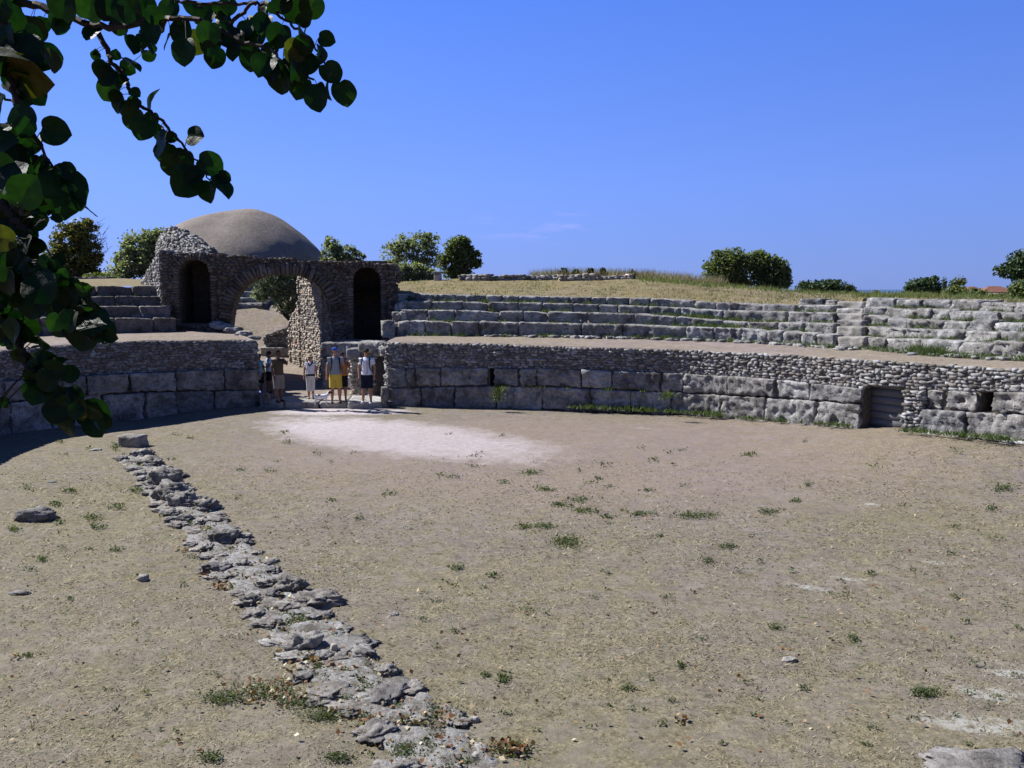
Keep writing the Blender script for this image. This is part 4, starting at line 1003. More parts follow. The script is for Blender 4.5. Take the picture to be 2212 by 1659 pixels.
tree('cypress_tree', 'dark layered conifer with a ragged top above the right stone seats', 70, [(1990, 618, 32, 16), (2005, 608, 24, 8), (2018, 602, 10, 6), (1985, 632, 36, 12), (2025, 626, 14, 14), (1970, 625, 16, 14)], (1992, 650), 'pine', leaf=.11, n=7500, group=G1, clump=.32, shell=.2)
tree('pine_tree', 'umbrella pine entering the picture at the right edge', 60, [(2190, 585, 38, 18), (2222, 565, 42, 24), (2260, 560, 60, 30), (2200, 598, 20, 10), (2240, 588, 40, 14), (2300, 590, 50, 20)], (2245, 670), 'pine', leaf=.12, n=12000, group=G1, clump=.42, shell=.2, trunk=.3)
G2 = 'bushes growing along the skyline'
for (lab, x, y, rx, ry, mt, d) in (('yellow green bush right of the dark conifer', 2065, 632, 30, 14, 'bush', 66), ('taller thin green bush behind the yellow green one', 2070, 612, 14, 16, 'bush', 72), ('wide green bush below the small far house', 2105, 638, 32, 14, 'oak', 62),
        ('pale green bush in front of the terracotta roofed house', 2150, 644, 34, 11, 'bush', 58), ('dark green bush mass under the umbrella pine at the right edge', 2205, 630, 30, 24, 'oak', 56), ('tiny pale bush left of the dark conifer', 1938, 640, 16, 6, 'bush', 60),
        ('small dark columnar bush right of the dark conifer', 2040, 612, 5, 14, 'pine', 90), ('small round pale shrub on the skyline left of the sea gap', 1893, 634, 8, 7, 'bush', 75), ('short dark bush just right of the columnar one', 2056, 616, 8, 9, 'pine', 95),
        ('low bushy green thicket at the foot of the dark conifer', 1985, 640, 40, 8, 'bush', 64), ('olive green thicket right below the yellow green bush', 2085, 646, 36, 9, 'oak', 57), ('dark round bush directly left of the terracotta roofed house', 2118, 636, 16, 12, 'oak', 60), ('low light green thicket near the right edge', 2180, 652, 36, 9, 'bush', 55), ('low green growth between the pine dome and the sea gap', 1870, 641, 26, 5, 'bush', 62)):
    tree('bush', lab, d, [(x, y, rx, ry), (x+rx*.3, y+ry*.2, rx*.7, ry*.8)], (x, y+ry), mt, leaf=.09, n=1800 if rx > 20 else 500, trunk=.03, cat='bush', group=G2, limbs=4, clump=.5)
for (lab, x, y, rx, ry) in (('small dark shrub on the hilltop, leftmost of the row', 1218, 588, 9, 10), ('small dark shrub on the hilltop, second from left', 1243, 590, 9, 8), ('small dark upright shrub on the hilltop, middle of the row', 1275, 587, 8, 9), ('tall narrow dark shrub on the hilltop, fourth in the row', 1303, 588, 8, 9), ('lone dark shrub at the right end of the hilltop walls', 1366, 594, 7, 11)):
    tree('shrub', lab, 43.5, [(x, y, rx, ry)], (x, y+ry), 'pine', leaf=.05, n=500, trunk=.02, cat='shrub', group='small dark shrubs on the hilltop', limbs=3, clump=.5)
# dry grass tufts on the crest behind the walls
def tufts(name, label, pts, hgt, mat, per=24, spread=.16, cat='grass', wid=.012, lean=.5, **k):
    V = []; 
    for p, h in pts:
        for _ in range(per):
            a = rng.uniform(0, 6.283); r = abs(rng.normal(0, spread)); o = np.array([math.cos(a)*r, math.sin(a)*r, -.02]); ln = h*rng.uniform(.5, 1.3)*hgt
            t_ = np.array([rng.normal(0, lean), rng.normal(0, lean), 1.0]); t_ /= np.linalg.norm(t_); w = np.array([math.sin(a), -math.cos(a), 0])*wid*rng.uniform(.6, 1.5)
            b0 = np.array(p)+o; V += [b0-w, b0+w, b0+t_*ln]
    V = np.array(V); return mesh(name, V, np.arange(len(V)).reshape(-1, 3), M[mat], kind='stuff', label=label, cat=cat, **k)
pts = []
for _ in range(520):
    px = rng.uniform(1150, 1560); d = rng.uniform(43, 46); pts.append((P(px, np.interp(px, [1150, 1250, 1400, 1560], [603, 600, 603, 618]), d), 1.0))
tufts('dry_grass', 'pale dry grass and stalks standing along the hilltop behind the low walls', pts, .55, 'straw', per=16, spread=.25, wid=.012)
pts = []
for _ in range(500):
    px = rng.uniform(1380, 2212); d = rng.uniform(34, 44) if px < 1860 else rng.uniform(29, 33); pts.append((P(px, crest(px)[0]+rng.uniform(0, 5), d if px < 1860 else d), 1.0))
tufts('green_grass', 'fringe of green grass along the crest of the hill at the right', pts, .22, 'bush', per=14, spread=.3, wid=.012)
pts = []
for _ in range(2600):
    px = rng.uniform(862, 2212); ds = hd(px); w = rng.uniform(0, 1); d = ds[0]+(ds[6]-ds[0])*w; y0 = (tierR(px)[4] if px < 1860 else tierX(px)[5])+1.5; w2 = w**.75
    pts.append((P(px, y0*(1-w2)+crest(px)[0]*w2, d), rng.uniform(.5, 1.4)))
for i, (m_, nm, lb) in enumerate((('straw', 'dry_grass', 'dry yellow grass covering the bank above the right seats'), ('bush', 'green_grass', 'green grass mixed into the dry bank above the right seats'))):
    tufts(nm, lb, [q_ for k_, q_ in enumerate(pts) if (k_ % 3 == 2) == bool(i)], .10, m_, per=8, spread=.22, wid=.014, lean=.8)
# hanging tree crown and steps seen through the arch
tree('olive_tree', 'leafy tree hanging low, seen through the arch to the left of the tall pillar', 41, [(595, 612, 52, 28), (625, 648, 34, 30), (640, 610, 40, 30), (640, 685, 16, 22), (572, 636, 28, 16), (580, 588, 60, 22)], (668, 760), 'olive', leaf=.085, n=8500, group=G1, clump=.34, trunk=.14)
rt = empty('ruined_steps', (-16, 52, 3), label='low grey stone steps in the distance, seen through the arch on the left', cat='ruined steps')
for n_, (a, b, yt, yb, d) in enumerate(((500, 570, 655, 663, 43.6), (505, 580, 643, 652, 44.3), (508, 590, 630, 640, 45.0))):
    cv = Curve([tuple(P(a, yb, d)[:2]), tuple(P((a+b)/2, yb, d+.2)[:2]), tuple(P(b, yb, d)[:2])])
    v, f = curved_block(cv, 0, cv.L, P(a, yb, d)[2]-.3, P(a, yt, d)[2], 0, .9, cell=.15, rough=.05, seed=210+n_); mesh('stone_course', v, f, M['seat'], rt, smooth=True)

# ---------------------------------------------------------------- near tree: round leaves hanging into the picture
def bez(pts, n): 
    c = smooth_curve(pts, n); return c
near = empty('round_leaved_tree', (-3.6, 1.4, 2.3), label='near tree whose dark round-leaved branches hang into the upper left of the picture', cat='tree')
twigs = [  # (points on the sheet, depths, radius start/end)
    ([(-60, -30), (51, 7), (129, 29), (202, 55), (276, 55), (331, 40), (386, 39), (434, 48), (515, 85), (588, 110), (625, 140), (680, 173)], (2.5, 2.2), .013, .003),
    ([(434, 48), (478, 60), (520, 30), (551, 7), (575, 12), (588, 22), (625, 51), (662, 77), (682, 105), (716, 158)], (2.38, 2.15), .006, .002),
    ([(202, 55), (220, 85), (239, 125), (272, 176), (294, 217), (331, 246), (368, 279), (404, 323), (441, 364), (452, 392)], (2.45, 2.3), .008, .002),
    ([(378, 4), (420, 6), (478, 8), (551, 7)], (2.3, 2.35), .004, .004),
    ([(-50, -60), (10, 60), (20, 150), (40, 230), (95, 330), (120, 362)], (1.7, 1.6), .012, .002),
    ([(-60, 160), (10, 210), (45, 222)], (1.9, 1.9), .006, .002),
    ([(-60, 380), (0, 440), (40, 480), (56, 498), (45, 540), (60, 600), (80, 640)], (1.5, 1.4), .010, .003),
    ([(-80, 540), (-10, 560), (60, 610), (120, 640), (170, 690), (200, 740)], (1.5, 1.35), .009, .002),
    ([(-80, 640), (0, 690), (37, 733), (62, 790), (110, 830), (150, 850), (185, 900)], (1.5, 1.4), .009, .002),
]
TW = []; mbt = MB()
for pts, (da, db), ra, rb in twigs:
    c = bez(pts, len(pts)*5); w = np.linspace(0, 1, len(c))
    q = np.array([P(x, y, 1)*0+np.array([0, 0, EYE])+ray(x, y)/ray(x, y)[1]*(da*(1-t_)+db*t_) for (x, y), t_ in zip(c, w)])
    q += rng.normal(0, .0025, q.shape); TW.append((c, q)); mbt.add(*tube(q, list(np.linspace(ra, rb, len(c))), 6))
mb = MB(); tb = np.array([-3.6, 1.4, 2.0]); mb.add(*tube([tb, tb+[.1, 0, .9], tb+[.25, .1, 1.9], tb+[.5, .3, 2.8]], [.16, .13, .11, .08], 10)); mesh('trunk', mb.v, mb.f, M['bark'], near)
mb = MB()
for (c, q), st_ in zip(TW, ([.5, .3, 2.8], None, None, None, [.4, .2, 2.4], [.3, .1, 2.1], [.25, .1, 1.9], [.2, .1, 1.6], [.1, 0, 1.2])):
    if st_ is None: continue
    a = tb+np.array(st_); b = q[0]; mb.add(*tube([a, (a+b)/2+np.array([0, 0, .12]), b], [.05, .03, .013], 7))
mesh('branch', mb.v, mb.f, M['bark'], near)
L1 = """60 60 85;200 170 75;375 40 90;365 120 70;530 40 90;550 190 60;650 60 80;700 150 50;780 60 85;850 50 85;900 170 72;835 240 62 n;872 262 50 n;762 250 62 n;985 240 52 n;1000 60 62;1085 290 80;1070 180 75;1160 240 70;1130 40 55;1200 100 70;1265 330 62;1230 190 70;1290 60 50;1340 30 50;1350 215 75;1380 300 52;1450 150 68;1480 330 75;1500 220 70;1560 375 78;1550 130 62;1560 50 58;1640 200 72;1650 450 88;1600 300 70;1720 300 75;1700 400 80;1770 510 68;1780 260 60;1830 370 60;1868 560 82;1885 310 55 n;1940 420 68;1930 520 58 n;2015 540 74;1720 50 92;1655 20 60;1830 40 72;1778 120 45;1805 155 42 n;1320 130 60;960 120 60;1420 240 60;1240 260 60;1745 420 66;1600 400 70"""
L2 = """565 325 30;672 325 34;600 400 52;738 400 48;640 445 60;640 520 68;768 370 60 n;722 480 46;788 540 34;700 600 60;760 640 55;890 600 78 n;800 700 78;845 745 72;890 700 50;950 830 84;975 890 66;1005 800 36;1080 940 78;1020 965 72;1140 800 62;1098 1060 98;1150 1030 62;1226 960 74;1230 1115 66;1295 1085 80 n;1312 1040 40;680 560 40;790 600 40;930 770 46"""
L3 = """60 60 110;200 160 78;265 320 88;100 300 135;150 430 135;140 520 115;20 120 120;30 420 70;10 620 80;135 700 95;315 770 84;20 760 50;190 850 55;60 880 105;130 960 112;60 1050 110;240 960 60 n;385 1000 55;350 1110 150;300 1050 90;420 1150 85;487 1190 95 n;330 1270 42;225 1100 85;150 1130 105;60 1200 110;255 1210 58;210 1270 85;120 1280 95;30 1300 100;190 1390 48;150 1490 98;200 1440 62;40 1450 75;30 1570 90;165 1560 92;260 1610 70;330 1650 60;240 1680 110;100 1640 100;60 350 90;10 980 90;20 1400 80"""
L4 = """200 560 150;330 740 120;150 650 130;60 800 150;130 900 130;385 650 70;480 760 120;450 960 150;300 1000 140;600 1000 150;660 1150 165;560 1170 140;750 1270 150;820 1190 150;880 1330 60 n;700 960 90;520 880 120;60 1150 160;150 1250 130;110 1000 120;290 1340 70 n;40 1300 90;230 850 110;620 880 90;360 880 110;760 1080 120;420 740 70"""
L5 = """60 170 75;350 400 120;430 440 90;300 600 110;560 650 105;450 750 105;720 780 125;740 860 105;650 950 75 n;0 700 50;280 480 90;240 380 70 n;380 520 90;640 720 80;180 330 60 n;520 830 70"""
def parse(s): return [(float(q[0]), float(q[1]), float(q[2]), len(q) > 3) for q in (e.split() for e in s.split(';'))]
leaves = []
for s_, sc, ox, oy in ((L1, .3676, 0, 0), (L2, .3676, 0, 0), (L3, .3676, 0, 0), (L4, .2451, 0, 406.6), (L5, .2757, 0, 677.7)):
    for x, y, r, nrw in parse(s_): leaves.append((x*sc+ox, y*sc+oy, r*sc, nrw))
for (x, y, r, nrw) in list(leaves):
    if x < 150 and y > 20 or y > 520:
        for _ in range(3 if y > 560 else 1):
            leaves.append((x+random.gauss(0, r*.6), y+random.gauss(0, r*.6), r*random.uniform(.45, .9), random.random() < .2))
    elif random.random() < .4 and y < 120: leaves.append((x+random.gauss(0, r*.5), y+random.gauss(0, r*.5), r*random.uniform(.6, .95), random.random() < .25))
leaves = [(x, y, r*1.02, n_) for x, y, r, n_ in leaves if y < 925]
LV, LF = [], []; SV, SF = mbt, None
NR = 12
for (x, y, r, nrw) in leaves:
    # nearest twig point on the sheet
    best = None
    for c, q in TW:
        dd_ = np.hypot(c[:, 0]-x, c[:, 1]-y); i = int(dd_.argmin()); 
        if best is None or dd_[i] < best[0]: best = (dd_[i], q[i], c[i])
    dt = best[1][1]+rng.normal(0, .03); cpos = np.array([0, 0, EYE])+ray(x, y)/ray(x, y)[1]*dt; rad = r*dt/FP
    dirv = np.array([x-best[2][0], -(y-best[2][1])+0.0]); ang = math.atan2(dirv[1], dirv[0]) if best[0] > r*.3 else rng.uniform(-2.4, -.7)
    ang = ang*.6+(-math.pi/2)*.4 if best[0] > r*.3 and abs(ang+math.pi/2) < 2.4 else ang
    ax_ = np.array([math.cos(ang), 0, math.sin(ang)]); sd_ = np.array([-math.sin(ang), 0, math.cos(ang)]); nn_ = np.array([0, -1.0, 0])
    th_ = rng.normal(0, .42) if not nrw else random.choice((-1, 1))*rng.uniform(1.15, 1.32)
    sd2 = sd_*math.cos(th_)+nn_*math.sin(th_); nn2 = np.cross(ax_, sd2); tl = rng.normal(0, .3)
    ax2 = ax_*math.cos(tl)+nn2*math.sin(tl); nn2 = np.cross(ax2, sd2)
    cur_ = rng.uniform(.05, .35); fold = rng.uniform(.1, .4)
    base = len(LV); rows_ = [0.0, .22, .5, .78, 1.0]
    # leaf: heart-round outline sampled as rings from midrib out to the margin
    pts_ = []
    for k in range(28):
        a = 2*math.pi*k/28; rr_ = 1+.06*math.cos(a)-.20*math.exp(-((a-math.pi)/.32)**2)+.10*math.exp(-(min(a, 2*math.pi-a)/.22)**2)+rng.normal(0, .012)
        pts_.append((rr_*math.cos(a), rr_*math.sin(a)*.97))
    for fr in (.0, .5, 1.0):
        for (u, w_) in pts_:
            u_, v_ = u*fr, w_*fr
            h_ = fold*abs(v_)+.10*math.sin(u_*3+x)*abs(v_)-cur_*u_*u_*.6
            LV.append(cpos+rad*(ax2*u_+sd2*v_+nn2*h_))
    for lv in (0, 1):
        for k in range(28):
            k2 = (k+1) % 28; LF.append((base+lv*28+k, base+lv*28+k2, base+(lv+1)*28+k2, base+(lv+1)*28+k))
    st0 = cpos-ax2*rad*.75-nn2*cur_*rad*.3
    SV.add(*tube([best[1], (best[1]+st0)/2+np.array([0, 0, .004]), st0], [.0012, .001, .001], 4))
mesh('leaves', np.array(LV), np.array(LF), M['redbud'], near, smooth=True)
mesh('twigs', mbt.v, mbt.f, M['twig'], near)

# ---------------------------------------------------------------- loose stones on the arena floor
def loose(label, px, py, rx, ry_, h, mat='rock', seed=0, rot=0.0, rough=.22, k=8, z=0.0):
    q = G(px, py, z); q[2] = float(gz(q[0], q[1]))-h*.25
    v, f = rock(q, (rx, ry_, h), seed, k=k, rough=rough, rot=rot); return mesh('loose_stone', v, f, M[mat], smooth=True, label=label, cat='stone', group='loose stones on the arena floor')
cb = G(276, 966)
cvb = Curve([(cb[0]-.31, cb[1]+.10), (cb[0], cb[1]+.0), (cb[0]+.31, cb[1]-.05)])
v, f = curved_block(cvb, 0, cvb.L, -.08, .28, 0, .42, cell=.06, rough=.02, edge=.03, seed=33)
mesh('squared_stone_block', v, f, M['pale'], smooth=True, label='squared pale stone block at the far left end of the sunken stone row', cat='stone block')
loose('dark weathered lump of stone alone near the left edge', 78, 1122, .30, .16, .15, seed=3, rot=.1, rough=.3)
loose('flat white flake of stone left of the sunken stone row, near the wall shadow', 207, 973, .14, .1, .04, 'pale', 5)
loose('small pale stone beside the wall shadow, far left', 112, 1043, .09, .07, .03, 'pale', 6)
loose('small grey stone with a flat top, in the dry grass left of the stone row', 310, 1253, .075, .06, .06, 'pale', 8, rough=.12)
loose('thin dark flat stone at the left edge of the dry grass', 45, 1282, .13, .06, .025, 'rock', 9)
loose('bright white stone just right of the near end of the stone row', 1023, 1559, .055, .035, .035, 'pale', 10, rough=.1)
loose('white stone flake in the middle distance on the right', 1706, 1428, .085, .05, .03, 'pale', 11)
loose('small white stone left of centre in the middle distance', 850, 1328, .06, .04, .02, 'pale', 12)
loose('pale stone fragment among dead leaves, left side of the stone row', 425, 1190, .12, .06, .03, 'pale', 13)
loose('small flat stone left of the stone row near its far end', 365, 1054-70, .12, .08, .04, 'pale', 14) if False else None
loose('broad low grey rock cropping out at the bottom right corner', 2150, 1672, .6, .35, .07, 'rock', 15, rough=.3, k=12)
loose('reddish brown stone chip lying on the stone row near its near end', 722, 1413, .045, .035, .09, 'rubble_warm', 16, rough=.1)
# rocks at the foot of the wall by the door
for n_, (px, py, a, b, h, lab) in enumerate(((1890, 935, .22, .15, .12, 'flat white stone under the left jamb of the plank door'), (1930, 940, .3, .2, .14, 'lumpy pale stone below the plank door'), (1865, 931, .2, .12, .08, 'thin flat stone left of the plank door foot'), (1965, 948, .28, .2, .13, 'pale rough stone right of the plank door foot'))):
    loose(lab, px, py, a, b, h, 'seat', 30+n_)
# the sunken stone row
row = smooth_curve([(287, 985), (325, 1015), (358, 1055), (392, 1095), (435, 1135), (470, 1168), (512, 1212), (562, 1262), (612, 1312), (668, 1370), (726, 1432), (792, 1482), (850, 1532), (905, 1590), (960, 1660), (1010, 1740)], 200)
rt0 = G(560, 1260); sroot = empty('sunken_stone_row', (rt0[0], rt0[1], 0), label='long sunken row of rough grey stones crossing the arena floor from left to bottom', cat='stone row')
V_ = G(*row[0]); n_ = 0
R_ = [[] for _ in range(15)]; rq = [G(*a) for a in row[::2]]
for i, a in enumerate(rq):
    e = rq[min(i+1, len(rq)-1)][:2]-rq[max(i-1, 0)][:2]; e = e/np.linalg.norm(e); pn_ = np.array([e[1], -e[0]])
    for k in range(15):
        w_ = (k-7)/7*(.46+.12*noise.noise(Vector((a[0]*1.2, a[1]*1.2, k > 7)))); c = a[:2]+pn_*w_
        z = float(gz(c[0], c[1]))+.07*(1-((k-7)/7)**4)-.035+.05*noise.noise(Vector((c[0]*4, c[1]*4, 0)))+.04*noise.noise(Vector((c[0]*9, c[1]*9, 1)))-(.05 if k in (0, 14) else 0)
        R_[k].append((c[0], c[1], z))
v, f = strip([np.array(a) for a in R_]); mesh('rocky_bed', v, f[:, ::-1], M['bed'], sroot, smooth=True)
rw = np.array([G(*q)[:2] for q in row]); cum = np.r_[0, np.cumsum(np.linalg.norm(np.diff(rw, axis=0), axis=1))]
s = 0.05
while s < cum[-1] and n_ < 92:
    c = np.array([np.interp(s, cum, rw[:, 0]), np.interp(s, cum, rw[:, 1])]); c2 = np.array([np.interp(s+.2, cum, rw[:, 0]), np.interp(s+.2, cum, rw[:, 1])]); e = (c2-c)/(np.linalg.norm(c2-c)+1e-9); pn_ = np.array([e[1], -e[0]])
    near_ = np.interp(s, [0, cum[-1]], [0, 1]); wd = np.interp(near_, [0, .35, .6, 1], [.34, .40, .40, .48])
    k_ = 3 if random.random() < .6 else 2
    for m in range(k_):
        off = (m-(k_-1)/2)/(max(k_-1, 1))*wd*1.5+random.uniform(-.08, .08); q = c+pn_*off+e*random.uniform(-.1, .1)
        big = random.random(); a_ = random.uniform(.10, .21)*(1.35 if big > .8 else 1); h_ = random.uniform(.018, .045)*(2.2 if big > .8 and near_ < .75 else 1)
        v, f = rock((q[0], q[1], float(gz(q[0], q[1]))-h_*.15-.012), (a_*1.15, a_*random.uniform(.6, .95), h_*1.5), seed=500+n_, k=12, rough=.40, rot=random.uniform(0, 3.1)); n_ += 1
        if n_ <= 95: mesh('stone', v, f, M['rock'], sroot, smooth=True)
    s += random.uniform(.36, .52)*(1.0+.25*near_)
for n2, (px, py, a_, b_, h_) in enumerate(((352, 1045, .30, .22, .22), (372, 1078, .30, .24, .22), (392, 1092, .26, .22, .18), (322, 1003, .34, .2, .14), (482, 1170, .24, .2, .15), (655, 1400, .19, .13, .14), (700, 1425, .12, .10, .08))):
    q = G(px, py); v, f = rock((q[0], q[1], -.04), (a_, b_, h_), seed=700+n2, k=11, rough=.32, rot=random.uniform(-.4, .4)); mesh('stone', v, f, M['rock'], sroot, smooth=True)

# ---------------------------------------------------------------- straw, weeds and fallen leaves
def floor_z(x, y): return gz(x, y)+.0
n = 300000
px = rng.uniform(-40, 2252, n); 
yy = 985+(1710-985)*rng.uniform(0, 1, n)**.85
r_ = np.stack([(px-CX)/FP, cp+(CY-yy)/FP*sp_, -sp_+(CY-yy)/FP*cp], 1); pos = r_*(-EYE/r_[:, 2])[:, None]; pos[:, 2] = 0
mask = np.array([noise.noise(Vector((x*.5, y*.5, 3)))+.6*noise.noise(Vector((x*1.7, y*1.7, 8))) for x, y in pos[:, :2]])
keep = rng.uniform(-.62, .42, n) < mask
pos = pos[keep]; n = len(pos); pos[:, 2] = gz(pos[:, 0], pos[:, 1])-.012
pos[:, 2] += np.array([0.035*noise.noise(Vector((a*.35, b*.35, 0)))+0.014*noise.noise(Vector((a*1.3, b*1.3, 5))) for a, b in pos[:, :2]])
dist = pos[:, 1]; ang = rng.uniform(0, 6.283, n); ln = rng.uniform(.03, .085, n)*np.interp(dist, [6, 16], [1, 1.5]); lift = rng.uniform(.02, .4, n)
d3 = np.stack([np.cos(ang), np.sin(ang), lift], 1); w3 = np.stack([-np.sin(ang), np.cos(ang), np.zeros(n)], 1)*(rng.uniform(.004, .010, n)*np.interp(dist, [6, 16], [1, 2.4]))[:, None]
V = np.stack([pos-w3, pos+w3, pos+d3*ln[:, None]], 1).reshape(-1, 3)
mesh('dry_grass', V, np.arange(3*n).reshape(-1, 3), M['straw'], kind='stuff', label='short trampled straw coloured grass covering the arena floor', cat='grass')
# weed patches
wp = []
def patch(px, py, w, h, dens=1.0): wp.append((px, py, w, h, dens))
for q in ((1252, 1082, 26, 8), (1265, 1105, 30, 7), (1225, 1172, 34, 12), (1385, 1112, 32, 6), (1500, 1115, 50, 7), (1660, 1107, 28, 6), (1088, 1042, 12, 4), (1145, 1022, 30, 5), (1210, 1092, 20, 6), (1310, 1118, 20, 5), (1175, 1138, 30, 6), (1130, 1140, 18, 5), (1570, 1182, 24, 6), (1530, 1214, 18, 5), (1618, 985, 16, 5), (1745, 1052, 9, 5), (1718, 1084, 12, 6), (990, 1228, 18, 6), (1065, 1245, 14, 5), (1086, 1468, 16, 10), (1048, 1461, 12, 6), (1675, 1358, 14, 6), (1735, 1560-70, 10, 5), (2060, 1290, 10, 4), (2165, 1070, 30, 6), (2140, 1105, 14, 5), (1840, 1340+40, 14, 6), (2000, 1500, 30, 10), (1355, 1490, 16, 6), (200, 1120, 26, 6), (120, 1090, 20, 5), (60, 1055, 12, 6), (150, 1062, 20, 5), (250, 1095, 18, 6), (210, 1140, 16, 6), (130, 1130, 12, 5), (300, 1060, 26, 6), (30, 1145, 14, 6), (90, 1210, 16, 5), (250, 1190, 14, 5), (560, 1395+100, 60, 18), (480, 1510, 50, 14), (650, 1520, 60, 16), (700, 1550, 40, 12), (455, 1640, 26, 10), (730, 1640, 30, 10), (1100, 1620, 60, 16), (880, 1620, 46, 16), (1880, 1240, 12, 4), (1470, 1440, 10, 8), (1990, 1498, 22, 7), (620, 1330, 16, 6), (640, 1345, 30, 8), (250, 965, 12, 10), (950, 1545, 44, 14), (1290, 1035, 12, 3), (1400, 1060, 14, 3), (1180, 1060, 24, 4)): patch(*q)
for _ in range(230):
    q = (rng.uniform(20, 2200), 930+ (1640-930)*rng.uniform(0, 1)**1.1); 
    if noise.noise(Vector((q[0]*.004, q[1]*.008, 2))) > -.15: patch(q[0], q[1], rng.uniform(5, 18), rng.uniform(2, 5), .5)
for q in row[::3]:
    for sd2 in (-1, 0, 1):
        if rng.uniform() < .5: sc = (q[1]-700)/500; patch(q[0]+sd2*rng.uniform(16, 50)*sc, q[1]+rng.uniform(-8, 14), 12*sc, 6*sc, .4)
LP, LS = [], []
for (x, y, w, h, dn) in wp:
    m = int(np.clip(w*h*0.9*dn, 10, 420))
    qx = rng.normal(x, w*.5, m); qy = rng.normal(y, h*.55, m)
    for a, b in zip(qx, qy):
        if b > 905: g = G(a, b); g[2] = float(gz(g[0], g[1]))+rng.uniform(.0, .035)+.01; LP.append(g); LS.append(np.interp(g[1], [6, 25], [.014, .04]))
leafmesh(np.array(LP), np.array(LS)[:, None], 'weed', 'weeds', None, up=1.0, aspect=.4, kind='stuff', label='low green weed patches scattered over the dry arena floor', cat='weeds')
# grassy weeds on walls and seats
pts = []
def along(cur, rows, off, a, b, n, ridx, h, dens=lambda p: 1):
    for _ in range(n):
        p = rng.uniform(a, b)
        if rng.uniform() > dens(p): continue
        s = cur.s_of(p, off); x, y, _, _ = map(float, cur.at(s, off)); z = P(p, rows(p)[ridx], y)[2]; pts.append(((x, y, z), h*rng.uniform(.5, 1.4)))
cl_ = lambda sd: (lambda p: 1.0 if noise.noise(Vector((p*.03, sd, 0))) > .02 else .12)
for t_ in range(4): along(FR, tierR, .75*t_-.1, 880, 1800, 150, t_, .17, cl_(t_*7.3))
along(FR, tierR, -.15, 1150, 1800, 90, 0, .16, cl_(1.1)); along(FR, tierR, 1.4, 1480, 1600, 60, 2, .2); along(FR, tierR, .6, 1500, 1600, 40, 1, .2)
for t_ in range(5): along(FR, tierX, .7*t_-.1, 1870, 2230, 90, t_, .16, cl_(40+t_*3.7))
along(FR, tierX, -.25, 1970, 2040, 60, 0, .28); along(FR, tierX, -.3, 1860, 2230, 60, 0, .14)
for t_ in range(4): along(FL, tierL, .75*t_-.1, 160, 360, 14, t_, .13, cl_(70+t_*3.7))
along(PR, rowsR, -.35, 1120, 1850, 90, 0, .12, cl_(3.3)); along(PR, rowsR, -.4, 1270, 1560, 110, 0, .16, cl_(8.1)); along(PR, rowsR, -.5, 1960, 2230, 34, 0, .12); along(PR, rowsR, -.22, 1050, 1700, 30, 1, .12, cl_(5))
for q_ in ((1076, 842), (1440, 855), (1665, 880), (1075, 855)): g = P(*q_, 27.4 if q_[0] < 1200 else 25.3); pts += [((g[0]+rng.normal(0, .05), g[1], g[2]+rng.uniform(-.2, .1)), .12) for _ in range(8)]
tufts('wall_weeds', 'green grass and weeds sprouting between the stone seats and along the wall foot', pts, 1.0, 'weed', per=26, spread=.12, wid=.014, lean=.6, ) if False else tufts('wall_weeds', 'green grass and weeds sprouting between the stone seats and along the wall foot', pts, 1.0, 'wallweed', per=26, spread=.14, wid=.015, lean=.7)
# fallen leaves: curled ovals
LP, LS = [], []
for q in row[::2]:
    for _ in range(9):
        sc = (q[1]-700)/500; g = G(q[0]+rng.normal(0, 38)*sc, q[1]+rng.normal(4, 14)*sc); LP.append(g); LS.append(.024)
for (x, y, w, h, m) in ((470, 1245, 40, 10, 60), (480, 1270, 14, 6, 40), (600, 1500, 90, 26, 70), (700, 1430, 60, 20, 70), (800, 1560, 60, 40, 60), (1100, 1620, 40, 14, 90), (1470, 1560, 14, 8, 16), (400, 1190, 30, 4, 24), (30, 1423, 14, 6, 8), (950, 1550, 50, 20, 50), (1400, 1123, 8, 3, 4), (1420, 1330, 10, 4, 5)):
    for _ in range(m): LP.append(G(rng.normal(x, w*.6), rng.normal(y, h*.6))); LS.append(.026)
for _ in range(420): LP.append(G(rng.uniform(0, 2212), 1000+650*rng.uniform(0, 1)**.8)); LS.append(.022)
LP = np.array(LP); LP[:, 2] = gz(LP[:, 0], LP[:, 1])+rng.uniform(.012, .06, len(LP))
leafmesh(LP, np.array(LS)[:, None], 'dead', 'fallen_leaves', None, up=1.4, aspect=.75, kind='stuff', label='curled brown and pale dead leaves scattered along the stone row and floor', cat='fallen leaves')
# rubble chips along the foot of the seats
pos = []; size = []
for _ in range(260):
    p = rng.uniform(1050, 2230); cur, rows_ = FR, (tierR if p < 1860 else tierX); s = cur.s_of(p); o = -abs(rng.normal(0, .22))-.05; x, y, gx, gy = map(float, cur.at(s, o)); z = P(p, rows_(p)[0], float(cur.at(s, 0)[1]))[2]
    w = rng.uniform(.04, .17); pos.append((x, y, z+.01)); size.append((w, w*.7, w*.35))
pos = np.array(pos); n = len(pos); a = rng.uniform(0, 3, n); fr = np.zeros((n, 3, 3)); fr[:, 0, 0] = np.cos(a); fr[:, 1, 0] = np.sin(a); fr[:, 0, 1] = -np.sin(a); fr[:, 1, 1] = np.cos(a); fr[:, 2, 2] = 1
v, f = scatter_stones(pos, np.array(size), fr, .2); mesh('rubble_chips', v, f, M['seat'], kind='stuff', label='broken stone chips strewn along the foot of the right seats', cat='rubble')
